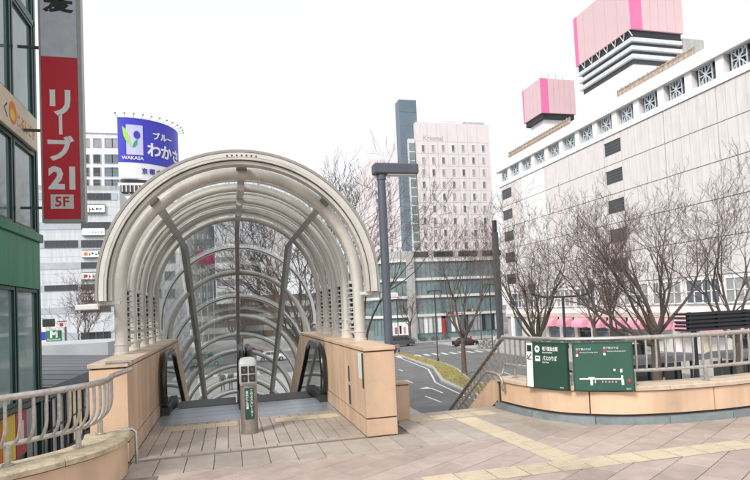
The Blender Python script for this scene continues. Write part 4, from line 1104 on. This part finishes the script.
t_, xa, xb, y0, y1, zb = pink_tower('large pink rooftop box with hot pink stripe above grey louvres', 60, (576, 67), (630.5, 29), (683.5, 31), 8.5, 0, 0)
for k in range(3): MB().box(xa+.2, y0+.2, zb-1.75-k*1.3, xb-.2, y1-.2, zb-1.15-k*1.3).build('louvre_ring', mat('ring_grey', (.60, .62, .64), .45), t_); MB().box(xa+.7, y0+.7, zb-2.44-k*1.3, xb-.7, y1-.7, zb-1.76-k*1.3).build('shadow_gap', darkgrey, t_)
MB().box(xa+.8, y0+.8, 27.31, xb-1.2, y1-.8, zb-5.06).build('machine_room', store_white, t_); MB().box(xb+.02, y0+.3, 27.31, xb+4.0, y1-.5, zb-.6).build('stair_core', conc, t_)
for k in range(14):
    yq = y0+.5+k*(y1-y0-1)/13; MB().tube([(xa+.05, yq, zb-.05), (xa+.25, yq+.5*(1 if k % 2 else -1), zb-1.1)], .07, 5).build('truss_bar', MATS['ring_grey'], t_)
for z_ in (29.6, 32.0): bp('seam', store_joint, t_, xa+.79, y0+.9, z_, xa+.797, y1-.9, z_+.05)
t_, xa, xb, y0, y1, zb = pink_tower('small pink rooftop box with hot pink stripe on a white plinth', 60, (524, 124.5), (541.5, 112), (576, 111), 6.8, 0, 0)
MB().box(xa+1, y0+1, 27.31, xb-1, y1-1, zb-1.02).build('machine_room', store_white, t_)
for k in range(4): MB().tube([(xa+1+k*1.6, y0+1, zb+6.8), (xa+1+k*1.6, y0+1, zb+8.2)], .04, 5).build('aerial', steel_dk, t_)
# dark slim sign tower at the store corner
dt = thing('corner_sign_tower', 'slim dark sign tower at the far corner of the department store', 'tower', (48.9, 97, SZ))
a = on(497.5, 300, 1, 97.); b = on(501.8, 300, 1, 97.); bp('shaft', darkgrey, dt, a.x, 97, SZ+.14, b.x, 98, on(500, 232, 1, 97).z); bp('head', blackm, dt, a.x+.15, 97.1, on(500, 232, 1, 97).z, b.x-.15, 97.9, on(500, 220, 1, 97).z)
# buildings seen through the canopy
FY = 170.
for (pa, pb_, ptop_, m_, wm_, lab, nm) in ((186, 214, 226, win_blue, win_teal, 'blue glazed tower seen through the canopy glass', 'glass_tower'), (214, 240, 236, whiteb, win_far, 'white office block seen through the canopy glass', 'far_block'), (150, 186, 262, conc, win_dark, 'grey block seen through the left canopy panes', 'far_block'), (240.5, 345, 296, mat('dark_brick', (.10, .09, .085), .8), win_far, 'dark brown block seen low through the right canopy panes', 'far_block'), (176, 240, 306, mat('dark_stone', (.13, .135, .14), .8), win_far, 'dark grey low block in front of the blue glazed tower', 'far_block')):
    if ptop_ == 306: FY = 160.
    a, b = on(pa, ptop_, 1, FY), on(pb_, ptop_, 1, FY)
    t_ = thing(nm, lab, 'building', ((a.x+b.x)/2, FY+6, SZ)); MB().box(a.x, FY, SZ+.1, b.x-.05, FY+14, a.z).build('wall', m_, t_)
    nf = int((a.z-SZ)/3.4)
    for j in range(nf):
        z_ = SZ+2+j*3.4; w_ = bp('window_band', wm_, t_, a.x+.4, FY-.12, z_, b.x-.5, FY-.005, z_+1.6)
        for q in range(1, 5): bp('mullion', offw, w_, a.x+.4+(b.x-a.x-.9)*q/5-.06, FY-.16, z_, a.x+.4+(b.x-a.x-.9)*q/5+.06, FY-.122, z_+1.6)
a = on(206, 258, 1, 120); ps = thing('pink_billboard', 'pink rooftop billboard on a steel frame seen through the canopy', 'billboard', (a.x, 120, SZ))
bp('panel', mat('billboard_pink', (.75, .05, .22), .5), ps, a.x-1.5, 119.7, a.z-1.2, a.x+1.5, 120, a.z+1.3)
for s_ in (-1, 0, 1): bp('post', white, ps, a.x+s_*1.2-.1, 120.01, SZ, a.x+s_*1.2+.1, 120.2, a.z-.8)

# ================================================================== TREES (bare zelkovas)
def make_tree(label, x, y, H, fork, spread, seed, limbs=7, twig=1.0, lean=(0, 0), r0=.2, group='bare street trees', z0=SZ+.12, levels=5, up=.22, rmin=.011, flat=1.0):
    rnd = random.Random(seed); root = thing('bare_tree', label, 'tree', (x, y, z0), group)
    big, small = MB(), MB()
    base = Vector((x, y, z0)); top = base+Vector((lean[0], lean[1], fork))
    P = [base, base.lerp(top, .06), base.lerp(top, .35)+Vector((rnd.uniform(-.06, .06), rnd.uniform(-.06, .06), 0)), base.lerp(top, .75), top+Vector((0, 0, .3))]
    big.tube(P, [r0*1.5, r0*1.12, r0, r0*.92, r0*.8], 9)
    Lt = (H-fork)
    def grow(p, d, L, r, lv):
        n = 5 if lv < 3 else 4; pts = [p]; q = p.copy(); dd = d.copy(); rs = [r]
        for i in range(n):
            jit = .13 if lv < 2 else .2
            dd = (dd+Vector((rnd.gauss(0, jit), rnd.gauss(0, jit), rnd.gauss(0, jit*.6)+up*(.25 if lv else .5)))).normalized()
            q = q+dd*(L/n); pts.append(q.copy()); rs.append(max(rmin, r*(1-.5*(i+1)/n)))
        (big if lv <= 1 else small).tube(pts, rs, 7 if lv == 0 else 5 if lv < 3 else 3, cap=False)
        if lv >= levels: return
        k = 2 if lv else 3
        for c in range(k):   # forks at the end
            a = rnd.uniform(.18, .5); ax = Vector((rnd.gauss(0, 1), rnd.gauss(0, 1), rnd.gauss(0, .4))); ax = (ax-dd*ax.dot(dd)).normalized()
            grow(pts[-1], (dd*math.cos(a)+ax*math.sin(a)).normalized(), L*rnd.uniform(.58, .8), rs[-1]*rnd.uniform(.75, .98), lv+1)
        for c in range(2 if lv < 2 else 2 if lv < 4 else 1):   # side shoots
            if rnd.random() < .86*twig:
                i = rnd.randint(1, n-1); a = rnd.uniform(.45, .95); ax = Vector((rnd.gauss(0, 1), rnd.gauss(0, 1), rnd.gauss(0, .5))); ax = (ax-dd*ax.dot(dd)).normalized()
                grow(pts[i], (dd*math.cos(a)+ax*math.sin(a)).normalized(), L*rnd.uniform(.42, .66), rs[i]*rnd.uniform(.4, .62), min(levels, lv+1+(rnd.random() < .3)))
    for i in range(limbs):
        az = 2*math.pi*(i+rnd.uniform(-.3, .3))/limbs; tilt = rnd.uniform(.35, 1.0)*spread
        d = Vector((math.cos(az)*math.sin(tilt), math.sin(az)*math.sin(tilt), math.cos(tilt)))
        grow(top+Vector((0, 0, rnd.uniform(-.5, .35))), d, Lt*rnd.uniform(.36, .46), r0*rnd.uniform(.42, .62), 0)
    big.build('trunk', bark, root, True); small.build('crown', twigm, root)
    return root
make_tree('wide bare zelkova with many spreading limbs behind the green map board', 24.3, 28.3, 12.5, 4.3, 1.25, 11, limbs=10, r0=.27, up=.22, levels=6, twig=.5, rmin=.0065)
make_tree('bare zelkova with upright limbs rising beside the black louvred shelter', 29.4, 27.4, 12.6, 4.2, 1.0, 23, limbs=7, r0=.2, levels=6, twig=.46, rmin=.0065)
make_tree('slender pale trunked bare tree next to the wide zelkova', 27.2, 36.0, 12.2, 5.6, .7, 5, limbs=6, r0=.15, levels=4)
make_tree('bare fan shaped tree behind the dark green station board', 19.6, 33.6, 11.6, 4.0, .74, 37, limbs=9, r0=.19, levels=6, twig=.42, rmin=.0065)
make_tree('bare tree on the grass traffic island beside the traffic signal', 22.5, 52.6, 13.6, 3.2, .8, 41, limbs=8, r0=.24, levels=6, twig=.28, rmin=.008, z0=SZ+.18)
make_tree('bare street tree on the store pavement nearer the dark sign tower', 40.5, 70, 11, 3.6, .7, 51, limbs=6, levels=4, r0=.2, group='bare trees along the store pavement')
make_tree('bare street tree on the store pavement farther from the dark sign tower', 41.5, 58, 11, 3.6, .7, 52, limbs=6, levels=4, r0=.2, group='bare trees along the store pavement')
make_tree('bare tree with a leaning trunk just beyond the canopy and lamp post', 6.6, 29.0, 13.8, 4.6, .62, 63, limbs=6, r0=.17, levels=5, twig=.35, rmin=.006)
make_tree('bare dark tree whose branches fill the upper right canopy panes', 4.6, 38.0, 14.8, 4.8, .8, 71, limbs=9, r0=.22)
make_tree('small bare tree in front of the grey office block', -13.2, 58, 10.5, 3.8, .6, 81, limbs=6, levels=4, r0=.11)
make_tree('bare street tree seen low through the middle canopy panes', 1.2, 62.0, 9.5, 3.2, .8, 91, limbs=7, levels=4, r0=.18)
make_tree('bare street tree near the hotel podium corner', 33.5, 103.5, 9.5, 3.2, .75, 95, limbs=6, levels=4, r0=.18)

# ================================================================== STREET FURNITURE
def street_lamp(label, x, y, h, group=None, z0=SZ+.12):
    t_ = thing('street_lamp', label, 'street lamp', (x, y, z0), group)
    MB().lathe((x, y, z0), [(.15, 0), (.15, .3), (.08, .4), (.07, h)], 10).build('pole', blackm, t_, True)
    bp('cross_arm', blackm, t_, x-.9, y-.05, z0+h, x+.9, y+.05, z0+h+.1)
    for s_ in (-1, 1): MB().lathe((x+s_*.8, y, z0+h-.28), [(.05, 0), (.16, .05), (.2, .2), (.06, .28)], 10).build('lamp_head', darkgrey, t_, True)
a = on(438, 362.5, 2, SZ); street_lamp('tall slim black double lamp on the grass island', a.x, a.y, 8.6, z0=SZ+.18)
a = on(401, 352.5, 2, SZ); street_lamp('slim black street lamp at the far tip of the traffic island', a.x, a.y+1, 8.2, z0=SZ+.02)
a = on(493, 352, 2, SZ); street_lamp('slim black street lamp close to the corner sign tower', a.x, a.y, 9.6, z0=SZ+.02)
# twin lantern lamp
tl_ = on(565, 335, 1, 45.); lx, ly = tl_.x, 45.
t_ = thing('lantern_lamp', 'black twin lantern street lamp in front of the pink awnings', 'street lamp', (lx, ly, SZ))
zt = on(565, 297, 1, 45).z
MB().lathe((lx, ly, SZ), [(.2, 0), (.2, .5), (.12, .6), (.11, zt-SZ)], 12).build('pole', blackm, t_, True)
w = on(592, 297, 1, 45).x-lx
MB().tube([(lx-w, ly, zt+.35), (lx-w*.6, ly, zt+.05), (lx, ly, zt+.02), (lx+w*.6, ly, zt+.05), (lx+w, ly, zt+.35)], .09, 8).build('arm', blackm, t_, True)
for s_ in (-1, 1): MB().lathe((lx+s_*w, ly, zt+.35), [(.12, 0), (.30, .5), (.34, .9), (.1, 1.15), (.03, 1.3)], 10).build('lantern', darkgrey, t_, True)
# traffic signals
def signal(label, x, y, h, arm, z0=SZ+.02):
    t_ = thing('traffic_signal', label, 'traffic light', (x, y, z0))
    MB().lathe((x, y, z0), [(.12, 0), (.1, .2), (.08, h)], 10).build('pole', darkgrey, t_, True); MB().tube([(x, y, z0+h-.2), (x+arm, y, z0+h)], .05, 8).build('arm', darkgrey, t_, True)
    bp('housing', darkgrey, t_, x+arm-.65, y-.15, z0+h-.25, x+arm+.65, y+.1, z0+h+.2, .04)
    for k in range(3): MB().tube([(x+arm-.42+k*.42, y-.15, z0+h-.02), (x+arm-.42+k*.42, y-.2, z0+h-.02)], .15, 12).build('lens', ledred if k == 2 else win_dark, t_, True)
a = on(452, 313, 1, 78.); signal('traffic light with a lit red lens beside the island tree', a.x+1.6, 78, a.z-SZ, -1.6)
a = on(470, 310, 1, 98.); signal('traffic light on the far pavement by the store corner', a.x+2, 98, a.z-SZ, -2.0)
# black louvred shelter at the right
sh = thing('louvred_shelter', 'black louvred bus shelter canopy behind the railing', 'shelter', (24, 21, SZ))
xa, xb, ya, yb = 18.95, 30.0, 20.0, 20.75; z0, z1 = -.10, .72
for k in range(5): bp('slat', blackm, sh, xa, ya, z0+k*.172, xb, ya+.05, z0+.10+k*.172)
for k in range(5): bp('slat', blackm, sh, xa-.06, ya, z0+k*.172, xa-.004, yb, z0+.10+k*.172)
for k in range(8): bp('rib', blackm, sh, xa+.1+k*1.5, ya+.06, z0, xa+.2+k*1.5, ya+.16, z1)
bp('backing', blackm, sh, xa+.02, ya+.162, z0+.02, xb, ya+.169, z1-.02); bp('roof', roof_dk, sh, xa+.02, ya+.17, z0+.3, xb, yb, z0+.42)
for k in range(4): bp('post', blackm, sh, xa+.6+k*3.2, 20.4, SZ+.13, xa+.76+k*3.2, 20.56, z0+.29)
# low flat shelters beyond the rail
def low_shelter(label, x, y, w, dpt, h, n, group=None):
    t_ = thing('bus_shelter', label, 'bus shelter', (x, y, SZ+.13), group); zz = SZ+.13+h
    MB().quadbox([(x-w/2, y-dpt/2, zz), (x+w/2, y-dpt/2, zz), (x+w/2, y+dpt/2, zz), (x-w/2, y+dpt/2, zz), (x-w/2+.5, y-dpt/2+.4, zz+.35), (x+w/2-.5, y-dpt/2+.4, zz+.35), (x+w/2-.5, y+dpt/2-.4, zz+.35), (x-w/2+.5, y+dpt/2-.4, zz+.35)]).build('roof', roof_dk, t_)
    for k in range(n): bp('post', darkgrey, t_, x-w/2+.4+k*(w-.9)/(n-1), y-.06, SZ+.13, x-w/2+.52+k*(w-.9)/(n-1), y+.06, zz)
    bp('bench', steel_dk, t_, x-w/4, y+.2, SZ+.5, x+w/4, y+.6, SZ+.58); bp('back_panel', win_dark, t_, x-w/2+.6, y+.7, SZ+.5, x+w/2-.6, y+.74, zz-.3)
low_shelter('dark flat roofed bus shelter below the wide zelkova', 26.5, 31.5, 7.5, 2.6, 2.6, 4)
low_shelter('dark flat roofed bus shelter further along beside the pale trunk', 33.5, 30.5, 5.5, 2.6, 2.6, 3)
low_shelter('small dark bus shelter near the lantern lamp', 37.5, 47, 6, 2.2, 2.5, 3)

# ================================================================== VEHICLES
def vehicle(name, label, cat, x, y, rot, L, W, Hh, prof, body_m, wins, group=None, z0=SZ, wheel_r=.33, wheel_x=None):
    """prof: side outline (along length, height); built on its own axes then turned"""
    t_ = thing(name, label, cat, (0, 0, 0), group); ORG[t_.name] = Vector((0, 0, 0))
    n = len(prof); rows = []
    for yy, ins in ((-W/2, .08), (-W/2+.07, 0), (W/2-.07, 0), (W/2, .08)):
        cx = L/2
        rows.append([(p[0]+(ins if p[0] < cx else -ins), yy*(1-.10*max(0, (p[1]-Hh*.55)/(Hh*.45))), p[1]-(ins if p[1] > Hh*.5 else 0)) for p in prof])
    MB().loft(rows).build('body', body_m, t_, True)
    for P in wins:
        for s_ in (-1, 1):
            yy = s_*(W/2*(1-.10*max(0, (P[0][1]-Hh*.55)/(Hh*.45))))
            q = [(p[0], s_*(W/2*(1-.10*max(0, (p[1]-Hh*.55)/(Hh*.45)))+.012), p[1]) for p in P]
            MB().prism(q, (0, -s_*.03, 0)).build('side_window', win_dark, t_)
    wx_ = wheel_x or (L*.19, L*.81)
    for xx in wx_:
        for s_ in (-1, 1):
            w_ = MB().tube([(xx, s_*(W/2-.2), wheel_r), (xx, s_*(W/2+.015), wheel_r)], wheel_r, 16).build('tyre', rubber, t_, True)
            MB().tube([(xx, s_*(W/2+.016), wheel_r), (xx, s_*(W/2+.03), wheel_r)], wheel_r*.6, 12).build('rim', steel, w_)
    for s_ in (-1, 1):
        bp('headlight', white, t_, L-.06, s_*W*.34-.15, Hh*.36, L+.015, s_*W*.34+.15, Hh*.36+.14); bp('tail_light', redd, t_, -.015, s_*W*.36-.1, Hh*.42, .05, s_*W*.36+.1, Hh*.42+.2)
    t_.location = (x, y, z0); t_.rotation_euler = (0, 0, rot); return t_
carp = [(0, .3), (0, .85), (.15, .95), (.75, 1.0), (1.25, 1.42), (2.55, 1.46), (3.25, 1.0), (4.1, .86), (4.25, .6), (4.25, .3)]
carw = [[(1.05, 1.0), (1.38, 1.34), (1.95, 1.37), (1.95, 1.0)], [(2.03, 1.0), (2.03, 1.37), (2.5, 1.37), (3.0, 1.0)]]
vanp = [(0, .3), (0, 1.9), (.12, 2.0), (3.2, 2.0), (3.95, 1.15), (4.4, .95), (4.5, .6), (4.5, .3)]
vanw = [[(.3, 1.15), (.3, 1.75), (1.3, 1.75), (1.3, 1.15)], [(1.42, 1.15), (1.42, 1.75), (2.35, 1.75), (2.35, 1.15)], [(2.47, 1.15), (2.47, 1.75), (3.1, 1.75), (3.6, 1.15)]]
busp = [(0, .35), (0, 3.0), (.1, 3.1), (10.4, 3.1), (10.5, 2.9), (10.55, 1.2), (10.5, .35)]
busw = [[(.3+k*1.45, 1.4), (.3+k*1.45, 2.5), (1.6+k*1.45, 2.5), (1.6+k*1.45, 1.4)] for k in range(7)]
def paintm(n, c): return mat('car_'+n, c, .25, var=.03, spec=.6)
a = on(206, 366, 2, SZ)
vehicle('parked_van', 'teal van on the street seen through the canopy glass', 'van', a.x-2.2, a.y, 0, 4.5, 1.75, 2.0, vanp, paintm('teal', (.16, .36, .34)), vanw)
vehicle('parked_car', 'white car on the street seen through the right canopy panes', 'car', a.x+7.0, a.y+1.0, .05, 4.25, 1.7, 1.46, carp, paintm('white', (.7, .7, .7)), carw)
vehicle('parked_car', 'dark red car on the street beyond the teal van', 'car', a.x+4.5, a.y+14, 0, 4.25, 1.7, 1.46, carp, paintm('dkred', (.25, .03, .03)), carw)
vehicle('city_bus', 'pale green city bus behind the dark green station board', 'bus', 22.2, 20.6, R(8), 10.5, 2.45, 3.1, busp, paintm('busgreen', (.30, .52, .44)), busw, wheel_r=.48, z0=SZ-.0)
vehicle('taxi', 'black taxi in the cross street before the glass podium', 'car', 36, 88, R(4), 4.25, 1.7, 1.46, carp, paintm('black', (.02, .02, .022)), carw)
vehicle('delivery_truck', 'dark van waiting near the glass podium left of the lamp post', 'van', 27.5, 97, R(2), 4.5, 1.75, 2.0, vanp, paintm('charcoal', (.06, .06, .065)), vanw)

# ================================================================== PEOPLE
def person(label, x, y, face, top_m, leg_m, z0=SZ+.13, stride=.16, seed=0, hat=None):
    rnd = random.Random(seed)
    V = [(0, 0, .92), (0, 0, 1.12), (0, .0, 1.38), (0, 0, 1.50), (0, .01, 1.60), (0, .015, 1.70),
         (.09, 0, .88), (.10, stride*.6, .48), (.10, stride, .07), (.10, stride+.15, .04),
         (-.09, 0, .88), (-.10, -stride*.1, .48), (-.10, -stride, .09), (-.10, -stride+.14, .04),
         (.19, 0, 1.40), (.25, -.06, 1.12), (.25, .03, .87), (.25, .06, .78),
         (-.19, 0, 1.40), (-.25, .05, 1.12), (-.25, .14, .89), (-.25, .17, .80)]
    Ed = [(0, 1), (1, 2), (2, 3), (3, 4), (4, 5), (0, 6), (6, 7), (7, 8), (8, 9), (0, 10), (10, 11), (11, 12), (12, 13), (2, 14), (14, 15), (15, 16), (16, 17), (2, 18), (18, 19), (19, 20), (20, 21)]
    rad_ = [.15, .15, .15, .06, .095, .09, .095, .065, .05, .04, .095, .065, .05, .04, .065, .05, .04, .035, .065, .05, .04, .035]
    me = bpy.data.meshes.new('body'); me.from_pydata(V, Ed, []); o = bpy.data.objects.new('person', me); col.objects.link(o)
    md = o.modifiers.new('s', 'SKIN'); 
    for i, sv in enumerate(me.skin_vertices[0].data): sv.radius = (rad_[i]*(1.15 if i < 3 else 1), rad_[i]*(.72 if i < 3 else 1)); sv.use_root = (i == 0)
    o.modifiers.new('u', 'SUBSURF').levels = 1
    bpy.context.view_layer.update(); dg = bpy.context.evaluated_depsgraph_get(); m2 = bpy.data.meshes.new_from_object(o.evaluated_get(dg)); o.modifiers.clear(); o.data = m2
    m2.materials.clear()
    for q in (top_m, leg_m, skin_m, hair_m): m2.materials.append(q)
    for p in m2.polygons:
        c = p.center; p.use_smooth = True
        hand = c.z < .84 and abs(c.x) > .2
        p.material_index = 2 if hand else 3 if (c.z > 1.66 or (c.z > 1.52 and c.y < -.0)) else 2 if c.z > 1.47 else 0 if c.z > .90 or abs(c.x) > .19 else 1
    o.location = (x, y, z0); o.rotation_euler = (0, 0, face); tag(o, label, 'person'); return o
dark_c = mat('dark_cloth', (.03, .03, .035), .9); navy_c = mat('navy_cloth', (.03, .035, .06), .9); grey_c = mat('grey_cloth', (.2, .2, .2), .9); white_c = mat('white_cloth', (.6, .6, .6), .9); red_c = mat('red_cloth', (.45, .03, .03), .9)
a = on(223, 391, 2, SZ+.13); person('person in black walking on the pavement seen through the canopy glass', a.x, a.y, R(170), dark_c, navy_c)
a = on(231, 390, 2, SZ+.13); person('person in navy coat walking beside the person in black', a.x, a.y, R(175), navy_c, dark_c, stride=.1)
a = on(470, 349.5, 2, SZ+.14); person('person in red jacket at the far crossing', 40.0, 90.0, R(90), red_c, dark_c)
person('person in white jacket on the department store pavement', 41.5, 84, R(20), white_c, grey_c)
person('person in white top and dark trousers by the bus shelter', 24.0, 24.6, R(200), white_c, dark_c, stride=.06)
person('person in grey coat waiting under the flat bus shelter', 26.6, 30.4, R(150), grey_c, dark_c, stride=.05)
# clipped shrubs along the podium
shrub_m = mat('shrub_leaf', (.05, .065, .03), .8, var=.4, scale=5, rnd=.2)
def shrub(label, x, y, w, h, seed, n=420, group=None, z0=SZ+.13):
    rnd = random.Random(seed); mb = MB()
    for i in range(n):
        while True:
            v = Vector((rnd.uniform(-1, 1), rnd.uniform(-1, 1), rnd.uniform(0, 1)))
            if v.length < 1 and v.length > .45: break
        c = Vector((x+v.x*w/2, y+v.y*w/2.4, z0+v.z*h)); a = Vector((rnd.gauss(0, 1), rnd.gauss(0, 1), rnd.gauss(0, 1))).normalized(); b = a.orthogonal().normalized(); s_ = rnd.uniform(.05, .12)
        k = len(mb.v); mb.v += [c-a*s_, c+b*s_*.6, c+a*s_, c-b*s_*.6]; mb.f.append((k, k+1, k+2, k+3))
    t_ = thing('shrub', label, 'shrub', (x, y, z0), group); mb.build('foliage', shrub_m, t_)
    s2 = MB()
    for i in range(5): s2.tube([(x, y, z0-.02), (x+rnd.uniform(-.3, .3)*w, y+rnd.uniform(-.2, .2)*w, z0+h*.7)], .02, 4)
    s2.build('stem', bark, t_)
for k in range(5): shrub('low clipped shrub in the row before the glass podium', 32+k*2.4, 105.5, 2.3, .9, k, 300, 'shrubs before the podium')
shrub('round shrub on the pavement near the far crossing', 37.6, 79, 3.0, 1.7, 31, 500)
